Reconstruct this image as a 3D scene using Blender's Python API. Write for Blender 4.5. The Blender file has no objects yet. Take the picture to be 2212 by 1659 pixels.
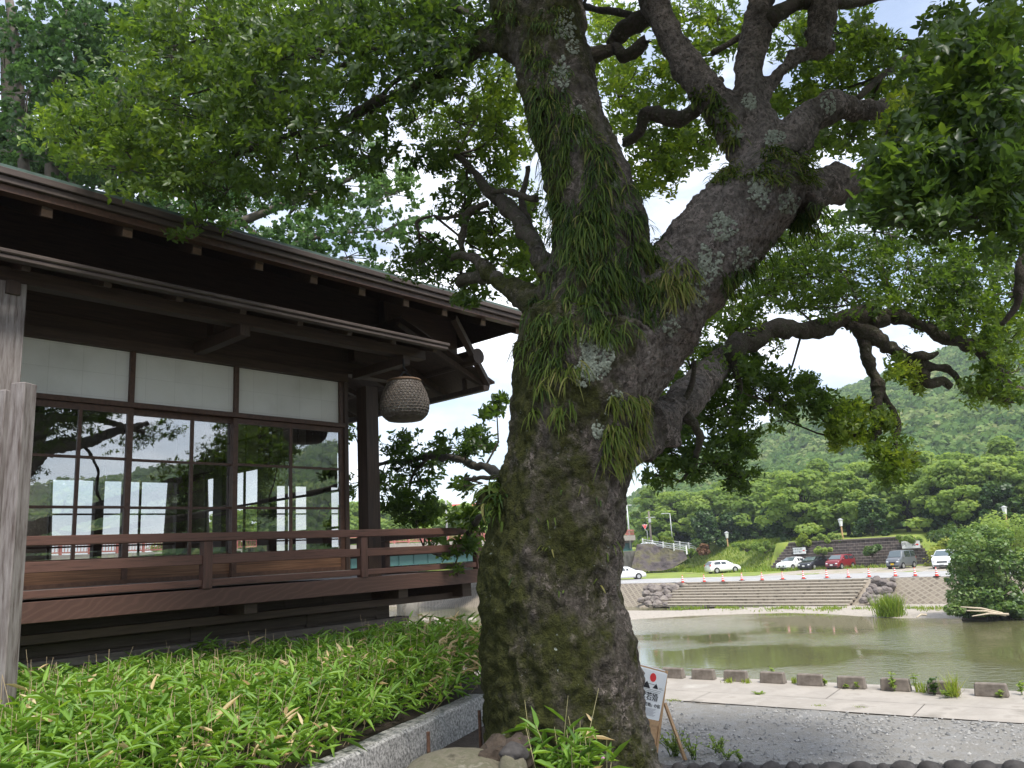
import bpy, bmesh, math, random
import numpy as np
from mathutils import Vector, Matrix, noise
from mathutils.bvhtree import BVHTree
random.seed(7); rng = np.random.default_rng(11)
S = bpy.context.scene; COL = S.collection; rad = math.radians
# ---------------------------------------------------------------- camera, world, sun, exposure
FPX, CX, CY = 1741.6, 1106.0, 829.5            # focal length and centre for a 2212 x 1659 picture
PITCH, ROLL = rad(11.92), rad(3.32)
CAM = np.array([0, 0, 1.6])
fw = np.array([0, math.cos(PITCH), math.sin(PITCH)]); up0 = np.array([0, -math.sin(PITCH), math.cos(PITCH)]); rx0 = np.array([1., 0, 0])
RV = rx0*math.cos(ROLL) - up0*math.sin(ROLL); UV = up0*math.cos(ROLL) + rx0*math.sin(ROLL)
cd = bpy.data.cameras.new('camera'); cam = bpy.data.objects.new('camera', cd); COL.objects.link(cam)
cam.matrix_world = Matrix((( RV[0], UV[0], -fw[0], 0), (RV[1], UV[1], -fw[1], 0), (RV[2], UV[2], -fw[2], 1.6), (0, 0, 0, 1)))
cd.sensor_width = 36; cd.lens = 36*FPX/2212; cd.clip_start = .05; cd.clip_end = 6000
S.camera = cam
SUN_EL, SUN_AZ = rad(58), rad(150)              # azimuth clockwise from +Y: behind and to the right of the camera
w = bpy.data.worlds.new('World'); S.world = w; w.use_nodes = True
nt = w.node_tree; N = nt.nodes; L = nt.links; N.clear()
out = N.new('ShaderNodeOutputWorld'); bg = N.new('ShaderNodeBackground'); bg.inputs[1].default_value = .12
sky = N.new('ShaderNodeTexSky'); sky.sky_type = 'NISHITA'; sky.sun_disc = False; sky.sun_elevation = SUN_EL; sky.sun_rotation = SUN_AZ
tc = N.new('ShaderNodeTexCoord'); mp = N.new('ShaderNodeMapping'); mp.inputs['Scale'].default_value = (1, 1, 2.6)
nz = N.new('ShaderNodeTexNoise'); nz.inputs['Scale'].default_value = 2.3; nz.inputs['Detail'].default_value = 7; nz.inputs['Roughness'].default_value = .6
rp = N.new('ShaderNodeValToRGB'); rp.color_ramp.elements[0].position = .43; rp.color_ramp.elements[1].position = .64
rp.color_ramp.elements[0].color = (.22, .22, .22, 1); rp.color_ramp.elements[1].color = (1, 1, 1, 1)
nz2 = N.new('ShaderNodeTexNoise'); nz2.inputs['Scale'].default_value = 5; nz2.inputs['Detail'].default_value = 6
rp2 = N.new('ShaderNodeValToRGB'); rp2.color_ramp.elements[0].color = (3.0, 3.35, 4.0, 1); rp2.color_ramp.elements[1].color = (9.0, 9.1, 9.4, 1)
rp2.color_ramp.elements[0].position = .3; rp2.color_ramp.elements[1].position = .62
mx = N.new('ShaderNodeMix'); mx.data_type = 'RGBA'
L.new(tc.outputs['Generated'], mp.inputs[0]); L.new(mp.outputs[0], nz.inputs[0]); L.new(mp.outputs[0], nz2.inputs[0]); L.new(nz.outputs[0], rp.inputs[0]); L.new(nz2.outputs[0], rp2.inputs[0])
L.new(rp.outputs[0], mx.inputs['Factor']); L.new(sky.outputs[0], mx.inputs['A']); L.new(rp2.outputs[0], mx.inputs['B']); L.new(mx.outputs['Result'], bg.inputs[0]); L.new(bg.outputs[0], out.inputs[0])
sl = bpy.data.lights.new('sun', 'SUN'); sl.energy = 2.5; sl.angle = rad(12); sl.color = (1, .96, .88)
so = bpy.data.objects.new('sun', sl); COL.objects.link(so)
sd = Vector((math.sin(SUN_AZ)*math.cos(SUN_EL), math.cos(SUN_AZ)*math.cos(SUN_EL), math.sin(SUN_EL)))
so.rotation_euler = sd.to_track_quat('Z', 'Y').to_euler()
S.view_settings.view_transform = 'Standard'; S.view_settings.look = 'None'; S.view_settings.gamma = 1; S.view_settings.exposure = 1.1
S.cycles.max_bounces = 8; S.cycles.transparent_max_bounces = 16; S.cycles.use_denoising = True
S.cycles.sample_clamp_indirect = 6
# ---------------------------------------------------------------- helpers
def ray(px, py):
    d = RV*((px-CX)/FPX) + UV*((CY-py)/FPX) + fw
    return d/d[1]
def at(px, py, Y): return CAM + ray(px, py)*Y
def onz(px, py, z):
    d = ray(px, py); return CAM + d*((z-CAM[2])/d[2])
def onpl(px, py, o, n):
    d = ray(px, py); return CAM + d*(((o-CAM) @ n)/(d @ n))
def props(o, label=None, cat=None, group=None, kind=None):
    if label: o['label'] = label
    if cat: o['category'] = cat
    if group: o['group'] = group
    if kind: o['kind'] = kind
    return o
def empty(name, loc=(0, 0, 0), rz=0, label=None, cat=None, group=None):
    o = bpy.data.objects.new(name, None); COL.objects.link(o); o.location = loc; o.rotation_euler = (0, 0, rz); o.empty_display_size = .1
    return props(o, label, cat, group)
def link(name, me, mat, parent=None, smooth=False):
    o = bpy.data.objects.new(name, me); COL.objects.link(o)
    for m in (mat if isinstance(mat, (list, tuple)) else [mat]):
        if m: me.materials.append(m)
    if smooth: me.polygons.foreach_set('use_smooth', [True]*len(me.polygons))
    if parent: o.parent = parent
    return o
class MB:
    """collects simple shapes for one mesh"""
    def __init__(s): s.v = []; s.f = []; s.m = []
    def add(s, vs, fs, m=0):
        b = len(s.v); s.v += [tuple(map(float, q)) for q in vs]; s.f += [tuple(i+b for i in f) for f in fs]; s.m += [m]*len(fs); return s
    def box(s, x0, x1, y0, y1, z0, z1, m=0):
        if x0 > x1: x0, x1 = x1, x0
        if y0 > y1: y0, y1 = y1, y0
        if z0 > z1: z0, z1 = z1, z0
        return s.add([(x0,y0,z0),(x1,y0,z0),(x1,y1,z0),(x0,y1,z0),(x0,y0,z1),(x1,y0,z1),(x1,y1,z1),(x0,y1,z1)],
            [(0,3,2,1),(4,5,6,7),(0,1,5,4),(1,2,6,5),(2,3,7,6),(3,0,4,7)], m)
    def bar(s, a, b, w, h, up=(0, 0, 1), m=0):
        a = np.array(a, float); b = np.array(b, float); t = (b-a)/np.linalg.norm(b-a); u = np.array(up, float)
        sx = np.cross(t, u); sx /= np.linalg.norm(sx); uy = np.cross(sx, t)
        vs = [p+sx*i*w/2+uy*j*h/2 for p in (a, b) for i, j in ((-1,-1),(1,-1),(1,1),(-1,1))]
        return s.add(vs, [(0,1,2,3),(7,6,5,4),(0,4,5,1),(1,5,6,2),(2,6,7,3),(3,7,4,0)], m)
    def tube(s, pts, rs, n=8, m=0, cap=True):
        pts = [np.array(p, float) for p in pts]; k = len(pts)
        if not hasattr(rs, '__len__'): rs = [rs]*k
        ref = np.array([.31, .17, .93]); vs = []; px = None
        for i in range(k):
            t = pts[min(i+1, k-1)]-pts[max(i-1, 0)]; t = t/(np.linalg.norm(t)+1e-9)
            x = np.cross(t, ref if px is None else np.cross(px, t)); 
            if np.linalg.norm(x) < 1e-6: x = np.cross(t, [1, 0, 0.])
            x /= np.linalg.norm(x); y = np.cross(t, x)
            if px is not None and x @ px < 0: x = -x; y = -y
            px = x
            vs += [pts[i]+rs[i]*(x*math.cos(q)+y*math.sin(q)) for q in np.linspace(0, 2*math.pi, n, endpoint=False)]
        fs = [(i*n+j, i*n+(j+1) % n, (i+1)*n+(j+1) % n, (i+1)*n+j) for i in range(k-1) for j in range(n)]
        if cap: fs += [tuple(range(n-1, -1, -1)), tuple((k-1)*n+j for j in range(n))]
        return s.add(vs, fs, m)
    def lathe(s, prof, c=(0, 0, 0), n=16, m=0):
        vs = [(c[0]+r*math.cos(q), c[1]+r*math.sin(q), c[2]+z) for r, z in prof for q in np.linspace(0, 2*math.pi, n, endpoint=False)]
        k = len(prof)
        fs = [(i*n+j, i*n+(j+1) % n, (i+1)*n+(j+1) % n, (i+1)*n+j) for i in range(k-1) for j in range(n)]
        fs += [tuple(range(n-1, -1, -1)), tuple((k-1)*n+j for j in range(n))]
        return s.add(vs, fs, m)
    def prism(s, poly, z0, z1, m=0):
        k = len(poly); vs = [(x, y, z0) for x, y in poly]+[(x, y, z1) for x, y in poly]
        return s.add(vs, [tuple(range(k-1, -1, -1)), tuple(range(k, 2*k))]+[(i, (i+1) % k, k+(i+1) % k, k+i) for i in range(k)], m)
    def rock(s, c, r, sub=2, amp=.25, seed=0, m=0, flat=1.0):
        bm = bmesh.new(); bmesh.ops.create_icosphere(bm, subdivisions=sub, radius=1)
        vs = []
        for v in bm.verts:
            q = v.co.copy(); d = 1+amp*noise.noise(q*1.1+Vector((seed*3.7, seed*1.3, 0)))+amp*.45*noise.noise(q*2.7+Vector((seed, 9, 3)))
            vs.append((c[0]+q.x*d*r[0], c[1]+q.y*d*r[1], c[2]+q.z*d*r[2]*flat))
        fs = [tuple(v.index for v in f.verts) for f in bm.faces]; bm.free()
        return s.add(vs, fs, m)
    def build(s, name, mat, parent=None, smooth=False, bevel=0):
        me = bpy.data.meshes.new(name); me.from_pydata(s.v, [], s.f)
        if any(s.m): me.polygons.foreach_set('material_index', s.m)
        if bevel:
            bm = bmesh.new(); bm.from_mesh(me); bmesh.ops.bevel(bm, geom=list(bm.edges), offset=bevel, segments=1, affect='EDGES', clamp_overlap=True); bm.to_mesh(me); bm.free()
        me.update()
        return link(name, me, mat, parent, smooth)
def children(o): return [c for c in bpy.data.objects if c.parent == o]
def dup(o, loc=None, rz=None, sc=None, parent=None, label=None, group=None):
    kids = list(o.children); c = o.copy(); COL.objects.link(c)
    if parent: c.parent = parent
    if loc is not None: c.location = loc
    if rz is not None: c.rotation_euler = (0, 0, rz)
    if sc is not None: c.scale = sc if hasattr(sc, '__len__') else (sc,)*3
    if label: c['label'] = label
    if group: c['group'] = group
    for k in kids: dup(k, parent=c)
    return c
# ---------------------------------------------------------------- materials
def rgba(c): return (c[0], c[1], c[2], 1)
def pm(name, cols, scale=5, detail=5, rough=.7, bump=0, bscale=None, stretch=(1, 1, 1), metal=0, spec=.4, nrough=.6, bdist=.02, coat=0, p0=.3, p1=.7):
    m = bpy.data.materials.new(name); m.use_nodes = True; t = m.node_tree; b = t.nodes['Principled BSDF']
    b.inputs['Roughness'].default_value = rough; b.inputs['Metallic'].default_value = metal; b.inputs['Specular IOR Level'].default_value = spec
    if coat: b.inputs['Coat Weight'].default_value = coat; b.inputs['Coat Roughness'].default_value = .05
    c = t.nodes.new('ShaderNodeTexCoord'); mpn = t.nodes.new('ShaderNodeMapping'); mpn.inputs['Scale'].default_value = stretch
    t.links.new(c.outputs['Object'], mpn.inputs[0])
    if len(cols) == 1: b.inputs['Base Color'].default_value = rgba(cols[0])
    else:
        n = t.nodes.new('ShaderNodeTexNoise'); n.inputs['Scale'].default_value = scale; n.inputs['Detail'].default_value = detail; n.inputs['Roughness'].default_value = nrough
        r = t.nodes.new('ShaderNodeValToRGB'); e = r.color_ramp.elements
        e[0].position = p0; e[1].position = p1; e[0].color = rgba(cols[0]); e[1].color = rgba(cols[-1])
        for i, q in enumerate(cols[1:-1]): x = e.new(p0+(p1-p0)*(i+1)/(len(cols)-1)); x.color = rgba(q)
        t.links.new(mpn.outputs[0], n.inputs[0]); t.links.new(n.outputs[0], r.inputs[0]); t.links.new(r.outputs[0], b.inputs['Base Color'])
    if bump:
        n2 = t.nodes.new('ShaderNodeTexNoise'); n2.inputs['Scale'].default_value = bscale or scale*3; n2.inputs['Detail'].default_value = 6; n2.inputs['Roughness'].default_value = .65
        bu = t.nodes.new('ShaderNodeBump'); bu.inputs['Strength'].default_value = bump; bu.inputs['Distance'].default_value = bdist
        t.links.new(mpn.outputs[0], n2.inputs[0]); t.links.new(n2.outputs[0], bu.inputs['Height']); t.links.new(bu.outputs[0], b.inputs['Normal'])
    return m
def leafmat(name, cols, trans=.45, gloss=.06, rough=.35, pos=None):
    """leaf: colour by the per-leaf number 'shade'; diffuse + light through the blade + a little gloss"""
    m = bpy.data.materials.new(name); m.use_nodes = True; t = m.node_tree; t.nodes.clear(); n = t.nodes.new; l = t.links.new
    o = n('ShaderNodeOutputMaterial'); a = n('ShaderNodeAttribute'); a.attribute_name = 'shade'
    r = n('ShaderNodeValToRGB'); e = r.color_ramp.elements; e[0].color = rgba(cols[0]); e[1].color = rgba(cols[-1])
    for i, q in enumerate(cols[1:-1]): x = e.new(pos[i] if pos else (i+1)/(len(cols)-1)); x.color = rgba(q)
    d = n('ShaderNodeBsdfDiffuse'); tr = n('ShaderNodeBsdfTranslucent'); g = n('ShaderNodeBsdfGlossy'); g.inputs['Roughness'].default_value = rough
    hs = n('ShaderNodeHueSaturation'); hs.inputs['Value'].default_value = 1.7; hs.inputs['Saturation'].default_value = 1.1; hs.inputs['Hue'].default_value = .485
    m1 = n('ShaderNodeMixShader'); m1.inputs[0].default_value = trans; m2 = n('ShaderNodeMixShader'); m2.inputs[0].default_value = gloss
    l(a.outputs['Fac'], r.inputs[0]); l(r.outputs[0], d.inputs[0]); l(r.outputs[0], hs.inputs['Color']); l(hs.outputs[0], tr.inputs[0])
    l(d.outputs[0], m1.inputs[1]); l(tr.outputs[0], m1.inputs[2]); l(m1.outputs[0], m2.inputs[1]); l(g.outputs[0], m2.inputs[2]); l(m2.outputs[0], o.inputs[0])
    return m
M = {}
M['rail'] = pm('rail_wood', [(.05, .026, .02), (.115, .056, .042), (.08, .039, .030)], 3, 8, .55, .25, 8, (1, 14, 14), bdist=.004)
M['rail_v'] = pm('rail_post_wood', [(.05, .026, .02), (.115, .056, .042)], 3, 8, .55, .25, 8, (14, 14, 1), bdist=.004)
def fascia():
    m = pm('fascia_wood', [(.06, .026, .02), (.12, .05, .037)], 3, 8, .5, .2, 8, (1, 14, 14), bdist=.004); t = m.node_tree; b = t.nodes['Principled BSDF']
    c = t.nodes.new('ShaderNodeTexCoord'); mp_ = t.nodes.new('ShaderNodeMapping'); mp_.inputs['Scale'].default_value = (.8, 1, 1.6); wv = t.nodes.new('ShaderNodeTexWave'); wv.wave_type = 'RINGS'; wv.rings_direction = 'SPHERICAL'; wv.inputs['Scale'].default_value = 5; wv.inputs['Distortion'].default_value = 16; wv.inputs['Detail'].default_value = 2; wv.inputs['Detail Scale'].default_value = .5
    r = t.nodes.new('ShaderNodeValToRGB'); r.color_ramp.elements[0].color = (.075, .038, .029, 1); r.color_ramp.elements[1].color = (.096, .05, .038, 1); r.color_ramp.elements[0].position = .6
    for a_, b_ in ((c.outputs['Object'], mp_.inputs[0]), (mp_.outputs[0], wv.inputs[0]), (wv.outputs[0], r.inputs[0]), (r.outputs[0], b.inputs['Base Color'])): t.links.new(a_, b_)
    return m
M['fascia'] = fascia()
M['dark_x'] = pm('dark_wood', [(.034, .021, .015), (.08, .05, .035)], 3, 8, .6, .3, 9, (1, 16, 16), bdist=.004)
M['dark_z'] = pm('dark_post_wood', [(.03, .019, .014), (.07, .042, .03)], 3, 8, .6, .3, 9, (16, 16, 1), bdist=.004)
M['frame'] = pm('door_frame_wood', [(.05, .026, .018), (.105, .056, .038)], 3, 8, .5, .25, 9, (9, 9, 9), bdist=.003)
M['pale_end'] = pm('cut_wood_end', [(.10, .06, .037), (.20, .125, .08)], 9, 5, .7, .2, 30)
M['board'] = pm('koshi_board_wood', [(.05, .025, .015), (.13, .065, .035), (.22, .12, .065)], 2, 9, .55, .3, 9, (.8, 6, 26), bdist=.004)
M['grey_wood'] = pm('weathered_grey_wood', [(.07, .05, .043), (.19, .165, .155), (.27, .245, .235)], 3, 9, .85, .7, 7, (12, 12, 1.3), bdist=.008)
M['foot'] = pm('foundation_wood', [(.035, .025, .019), (.075, .056, .044)], 3, 8, .7, .3, 9, (1, 9, 14))
M['sillw'] = pm('weathered_sill_wood', [(.08, .065, .055), (.19, .16, .14)], 3, 8, .8, .4, 9, (1, 9, 14))
M['copper'] = pm('copper_gutter', [(.06, .045, .04), (.115, .088, .077)], 2, 6, .6, .1, 14, (1, 4, 4), metal=.35)
M['patina'] = pm('green_copper_roof', [(.03, .05, .04), (.08, .125, .105), (.05, .07, .06)], 4, 8, .6, .2, 20)
M['paper'] = pm('transom_paper', [(.60, .60, .57), (.72, .72, .70), (.66, .65, .62)], 1.3, 6, .85)
def paper():
    m = pm('transom_paper', [(.56, .56, .53), (.68, .68, .655), (.63, .62, .585)], 1.1, 8, .85); t = m.node_tree; b = t.nodes['Principled BSDF']; src = b.inputs['Base Color'].links[0].from_socket
    c = t.nodes.new('ShaderNodeTexCoord'); sp = t.nodes.new('ShaderNodeSeparateXYZ'); cb = t.nodes.new('ShaderNodeCombineXYZ'); br = t.nodes.new('ShaderNodeTexBrick'); br.offset = 0; br.inputs['Scale'].default_value = 1; br.inputs['Brick Width'].default_value = .31; br.inputs['Row Height'].default_value = .24; br.inputs['Mortar Size'].default_value = .004; br.inputs['Mortar Smooth'].default_value = .6
    br.inputs['Color1'].default_value = (1, 1, 1, 1); br.inputs['Color2'].default_value = (.96, .96, .955, 1); br.inputs['Mortar'].default_value = (.86, .86, .85, 1); mm = t.nodes.new('ShaderNodeMix'); mm.data_type = 'RGBA'; mm.blend_type = 'MULTIPLY'; mm.inputs['Factor'].default_value = 1
    for a_, b_ in ((c.outputs['Object'], sp.inputs[0]), (sp.outputs['X'], cb.inputs['X']), (sp.outputs['Z'], cb.inputs['Y']), (cb.outputs[0], br.inputs[0]), (src, mm.inputs['A']), (br.outputs[0], mm.inputs['B']), (mm.outputs['Result'], b.inputs['Base Color'])): t.links.new(a_, b_)
    return m
M['paper'] = paper()
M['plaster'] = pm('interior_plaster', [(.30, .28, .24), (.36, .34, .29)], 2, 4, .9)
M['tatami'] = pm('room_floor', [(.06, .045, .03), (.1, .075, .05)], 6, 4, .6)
gm = bpy.data.materials.new('window_glass'); gm.use_nodes = True; t = gm.node_tree; t.nodes.clear()
go = t.nodes.new('ShaderNodeOutputMaterial'); gt = t.nodes.new('ShaderNodeBsdfTransparent'); gt.inputs[0].default_value = (.9, .93, .93, 1); gg = t.nodes.new('ShaderNodeBsdfGlossy'); gg.inputs['Roughness'].default_value = 0
gf = t.nodes.new('ShaderNodeFresnel'); gf.inputs[0].default_value = 4.8; gx = t.nodes.new('ShaderNodeMixShader')
gc = t.nodes.new('ShaderNodeTexCoord'); gn = t.nodes.new('ShaderNodeTexNoise'); gn.inputs['Scale'].default_value = 1.5; gb = t.nodes.new('ShaderNodeBump'); gb.inputs['Strength'].default_value = .02; gb.inputs['Distance'].default_value = .01
t.links.new(gc.outputs['Object'], gn.inputs[0]); t.links.new(gn.outputs[0], gb.inputs['Height']); t.links.new(gb.outputs[0], gg.inputs['Normal'])
t.links.new(gf.outputs[0], gx.inputs[0]); t.links.new(gt.outputs[0], gx.inputs[1]); t.links.new(gg.outputs[0], gx.inputs[2]); t.links.new(gx.outputs[0], go.inputs[0]); M['glass'] = gm
# bark with moss (towards -x), pinkish grey scaly bark (towards +x) and pale lichen specks
bk = bpy.data.materials.new('mossy_bark'); bk.use_nodes = True; t = bk.node_tree; n = t.nodes.new; l = t.links.new; b = t.nodes['Principled BSDF']; b.inputs['Roughness'].default_value = .92; b.inputs['Specular IOR Level'].default_value = .2
c = n('ShaderNodeTexCoord')
def tnoise(s, d=7, r=.65, st=(1, 1, 1)):
    mm = n('ShaderNodeMapping'); mm.inputs['Scale'].default_value = st; l(c.outputs['Object'], mm.inputs[0]); q = n('ShaderNodeTexNoise'); q.inputs['Scale'].default_value = s; q.inputs['Detail'].default_value = d; q.inputs['Roughness'].default_value = r; l(mm.outputs[0], q.inputs[0]); return q
def tramp(src, p0, p1, c0=(0, 0, 0), c1=(1, 1, 1)):
    r = n('ShaderNodeValToRGB'); r.color_ramp.elements[0].position = p0; r.color_ramp.elements[1].position = p1; r.color_ramp.elements[0].color = rgba(c0); r.color_ramp.elements[1].color = rgba(c1); l(src, r.inputs[0]); return r
def tmix(f, a_, b_):
    q = n('ShaderNodeMix'); q.data_type = 'RGBA'; l(f, q.inputs['Factor']); l(a_, q.inputs['A']); l(b_, q.inputs['B']); return q
bn1 = tnoise(26, 8, .7, (1, 1, .6)); base = tramp(bn1.outputs[0], .3, .72, (.013, .011, .008), (.155, .132, .108))
bn2 = tnoise(42, 6, .7, (1, 1, .7)); pink = tramp(bn2.outputs[0], .34, .66, (.036, .03, .026), (.33, .29, .26))
mo = tramp(tnoise(30, 6, .7).outputs[0], .3, .75, (.014, .017, .005), (.085, .088, .022))
sx = n('ShaderNodeSeparateXYZ'); l(c.outputs['Object'], sx.inputs[0])
lean = n('ShaderNodeMath'); lean.operation = 'MULTIPLY_ADD'; l(sx.outputs['X'], lean.inputs[0]); lean.inputs[1].default_value = .42; lean.inputs[2].default_value = -.02
nn = tnoise(2.2, 5, .6); ad = n('ShaderNodeMath'); ad.operation = 'ADD'; lmn = n('ShaderNodeMath'); lmn.operation = 'MINIMUM'; l(lean.outputs[0], lmn.inputs[0]); lmn.inputs[1].default_value = .24; l(lmn.outputs[0], ad.inputs[0]); l(nn.outputs[0], ad.inputs[1])
pf = tramp(ad.outputs[0], .58, .86); mf0 = tnoise(3.1, 6, .65, (1.3, 1, .8)); sb = n('ShaderNodeMath'); sb.operation = 'SUBTRACT'; l(mf0.outputs[0], sb.inputs[0]); 
lm = n('ShaderNodeMath'); lm.operation = 'MULTIPLY'; l(lean.outputs[0], lm.inputs[0]); lm.inputs[1].default_value = .5; l(lm.outputs[0], sb.inputs[1]); mf = tramp(sb.outputs[0], .40, .56)
vf = n('ShaderNodeTexVoronoi'); vf.inputs['Scale'].default_value = 55; vj = n('ShaderNodeMix'); vj.data_type = 'VECTOR'; vj.inputs['Factor'].default_value = .12; l(c.outputs['Object'], vj.inputs['A']); l(tnoise(14, 4).outputs['Color'], vj.inputs['B']); l(vj.outputs['Result'], vf.inputs[0])
vs1 = n('ShaderNodeSeparateColor'); l(vf.outputs['Color'], vs1.inputs[0]); fk = tramp(vs1.outputs[0], .62, .8); fkn = tramp(tnoise(5, 5, .6).outputs[0], .42, .6); fm = n('ShaderNodeMath'); fm.operation = 'MULTIPLY'; l(fk.outputs[0], fm.inputs[0]); l(fkn.outputs[0], fm.inputs[1]); flk = n('ShaderNodeRGB'); flk.outputs[0].default_value = (.27, .225, .20, 1)
x0 = tmix(pf.outputs[0], base.outputs[0], pink.outputs[0]); x1 = tmix(fm.outputs[0], x0.outputs['Result'], flk.outputs[0]); x2 = tmix(mf.outputs[0], x1.outputs['Result'], mo.outputs[0])
lf = tramp(tnoise(34, 4, .6).outputs[0], .66, .72); lz = tramp(tnoise(2.6, 4, .5).outputs[0], .5, .66); lq = n('ShaderNodeMath'); lq.operation = 'MULTIPLY'; l(lf.outputs[0], lq.inputs[0]); l(lz.outputs[0], lq.inputs[1])
lic = n('ShaderNodeRGB'); lic.outputs[0].default_value = (.42, .46, .42, 1); x3 = tmix(lq.outputs[0], x2.outputs['Result'], lic.outputs[0]); l(x3.outputs['Result'], b.inputs['Base Color'])
bh = tnoise(14, 12, .8, (1, 1, .6)); bv = n('ShaderNodeTexVoronoi'); bv.inputs['Scale'].default_value = 30; bv.inputs['Randomness'].default_value = 1; wj = n('ShaderNodeMix'); wj.data_type = 'VECTOR'; wj.inputs['Factor'].default_value = .25; wn_ = tnoise(9, 4); l(c.outputs['Object'], wj.inputs['A']); l(wn_.outputs['Color'], wj.inputs['B']); l(wj.outputs['Result'], bv.inputs[0]); bvm = n('ShaderNodeMath'); bvm.operation = 'MULTIPLY'; l(bv.outputs['Distance'], bvm.inputs[0]); bvm.inputs[1].default_value = .35
ba = n('ShaderNodeMath'); ba.operation = 'ADD'; l(bh.outputs[0], ba.inputs[0]); l(bvm.outputs[0], ba.inputs[1])
bb = n('ShaderNodeBump'); bb.inputs['Strength'].default_value = 1; bb.inputs['Distance'].default_value = .05; l(ba.outputs[0], bb.inputs['Height']); l(bb.outputs[0], b.inputs['Normal']); M['bark'] = bk
M['limb'] = pm('limb_bark', [(.014, .011, .009), (.07, .055, .045), (.035, .035, .014), (.19, .165, .145)], 16, 10, .9, 1, 30, (1, 1, 1), bdist=.03, nrough=.75)
M['twig'] = pm('twig_bark', [(.03, .022, .016), (.07, .055, .04)], 12, 4, .9)
M['paletrunk'] = pm('pale_ginkgo_bark', [(.075, .062, .05), (.15, .128, .105)], 6, 7, .9, .6, 18, (1, 1, .3))
M['lichen'] = pm('pale_lichen', [(.15, .17, .125), (.28, .305, .245)], 40, 4, .9, .5, 80)
M['leaf'] = leafmat('broad_leaf', [(.024, .052, .012), (.06, .11, .02), (.12, .19, .03), (.24, .31, .045)], .55, .03, .4, (.35, .75))
M['leaf_far'] = leafmat('ginkgo_leaf', [(.032, .072, .024), (.06, .125, .034), (.115, .2, .055)], .45, .03)
M['fern'] = leafmat('fern_blade', [(.010, .024, .006), (.03, .06, .010), (.085, .12, .018), (.17, .16, .05)], .25, .012, .55)
M['sasa'] = leafmat('bamboo_grass_leaf', [(.06, .13, .022), (.13, .25, .038), (.22, .37, .058), (.27, .42, .07), (.55, .42, .22), (.62, .50, .30)], .35, .03, .5, (.35, .8, .9, .92))
M['midleaf'] = leafmat('cherry_foliage', [(.12, .19, .042), (.2, .29, .07), (.29, .37, .11)], .5, .01, .5)
M['darkfol'] = leafmat('evergreen_foliage', [(.018, .045, .012), (.045, .095, .02), (.1, .16, .035)], .3, .03, .45)
M['yelfol'] = leafmat('yellow_green_foliage', [(.12, .18, .025), (.2, .27, .04), (.28, .33, .06)], .35, .02, .5)
M['redfol'] = leafmat('brownish_red_foliage', [(.12, .06, .03), (.2, .1, .05), (.1, .13, .03)], .3, .02, .5)
M['hillfol'] = leafmat('hill_foliage', [(.06, .12, .036), (.12, .20, .06), (.18, .26, .085), (.28, .31, .14)], .35, 0, .5)
M['grass'] = leafmat('meadow_grass', [(.10, .18, .022), (.2, .28, .036), (.31, .33, .07)], .35, .02, .5)
M['soil'] = pm('soil', [(.035, .025, .018), (.08, .06, .045)], 14, 7, .95, .8, 40)
M['granite'] = pm('granite', [(.12, .117, .112), (.29, .282, .275), (.46, .445, .43)], 55, 3, .8, .35, 90, bdist=.004, p0=.35, p1=.66)
M['boulder'] = pm('boulder_stone', [(.06, .055, .036), (.14, .125, .09), (.10, .095, .06), (.22, .2, .16)], 13, 10, .9, .5, 60, bdist=.01)
M['brownstone'] = pm('brown_stone', [(.03, .023, .018), (.085, .06, .045)], 9, 6, .9, .5, 40)
M['cobble'] = pm('dark_cobble', [(.03, .027, .026), (.075, .067, .063)], 20, 6, .8, .5, 60, bdist=.006)
M['rust'] = pm('rusty_iron', [(.05, .025, .015), (.12, .06, .035)], 60, 4, .85)
M['gravel'] = pm('gravel', [(.10, .102, .102), (.27, .265, .257), (.21, .195, .17), (.37, .36, .345)], 4, 12, .95, .9, 22, bdist=.04, nrough=.92, p0=.3, p1=.68)
M['concrete'] = pm('pale_concrete', [(.20, .178, .15), (.36, .325, .285), (.30, .27, .235), (.40, .37, .33)], 1.1, 12, .9, .2, 30, bdist=.005)
M['kerbc'] = pm('weathered_concrete', [(.12, .1, .082), (.24, .205, .175)], 9, 7, .95, .5, 40, bdist=.01)
M['stepc'] = pm('step_concrete', [(.15, .125, .095), (.30, .255, .20), (.25, .21, .165)], 1.6, 8, .95, .3, 20, (1, 1, .25), p0=.35, p1=.6)
M['nosing'] = pm('step_nosing', [(.36, .32, .255), (.46, .41, .335)], 3, 5, .9)
M['asphalt'] = pm('pale_asphalt', [(.30, .295, .29), (.40, .39, .38)], .6, 8, .95)
M['white'] = pm('white_paint', [(.72, .72, .71), (.8, .8, .79)], 3, 5, .6)
M['bar'] = pm('river_pebbles', [(.20, .175, .145), (.38, .335, .285), (.29, .26, .22)], 5, 8, .95, .5, 8)
M['riprap'] = pm('riprap_rock', [(.09, .075, .07), (.2, .17, .155), (.27, .235, .2)], 1.6, 8, .95, .8, 5, bdist=.1)
M['brickw'] = None
M['teal'] = pm('teal_girder_paint', [(.045, .115, .108), (.06, .14, .13)], .6, 5, .55)
M['redrail'] = pm('red_bridge_rail', [(.40, .13, .11), (.5, .2, .17)], 2, 4, .6)
M['steel'] = pm('galvanised_steel', [(.45, .46, .46), (.55, .56, .56)], 4, 4, .5, metal=.3)
M['black'] = pm('black_rubber', [(.012, .012, .013)], rough=.8)
M['red'] = pm('red_plastic', [(.62, .055, .04), (.7, .09, .06)], 8, 3, .6)
M['redroof'] = pm('red_roof_sheet', [(.55, .07, .06), (.6, .1, .08)], 1, 3, .6)
M['signwood'] = pm('sign_wood', [(.40, .235, .115), (.52, .33, .18)], 3, 7, .6, .1, 9, (8, 8, 1))
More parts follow.
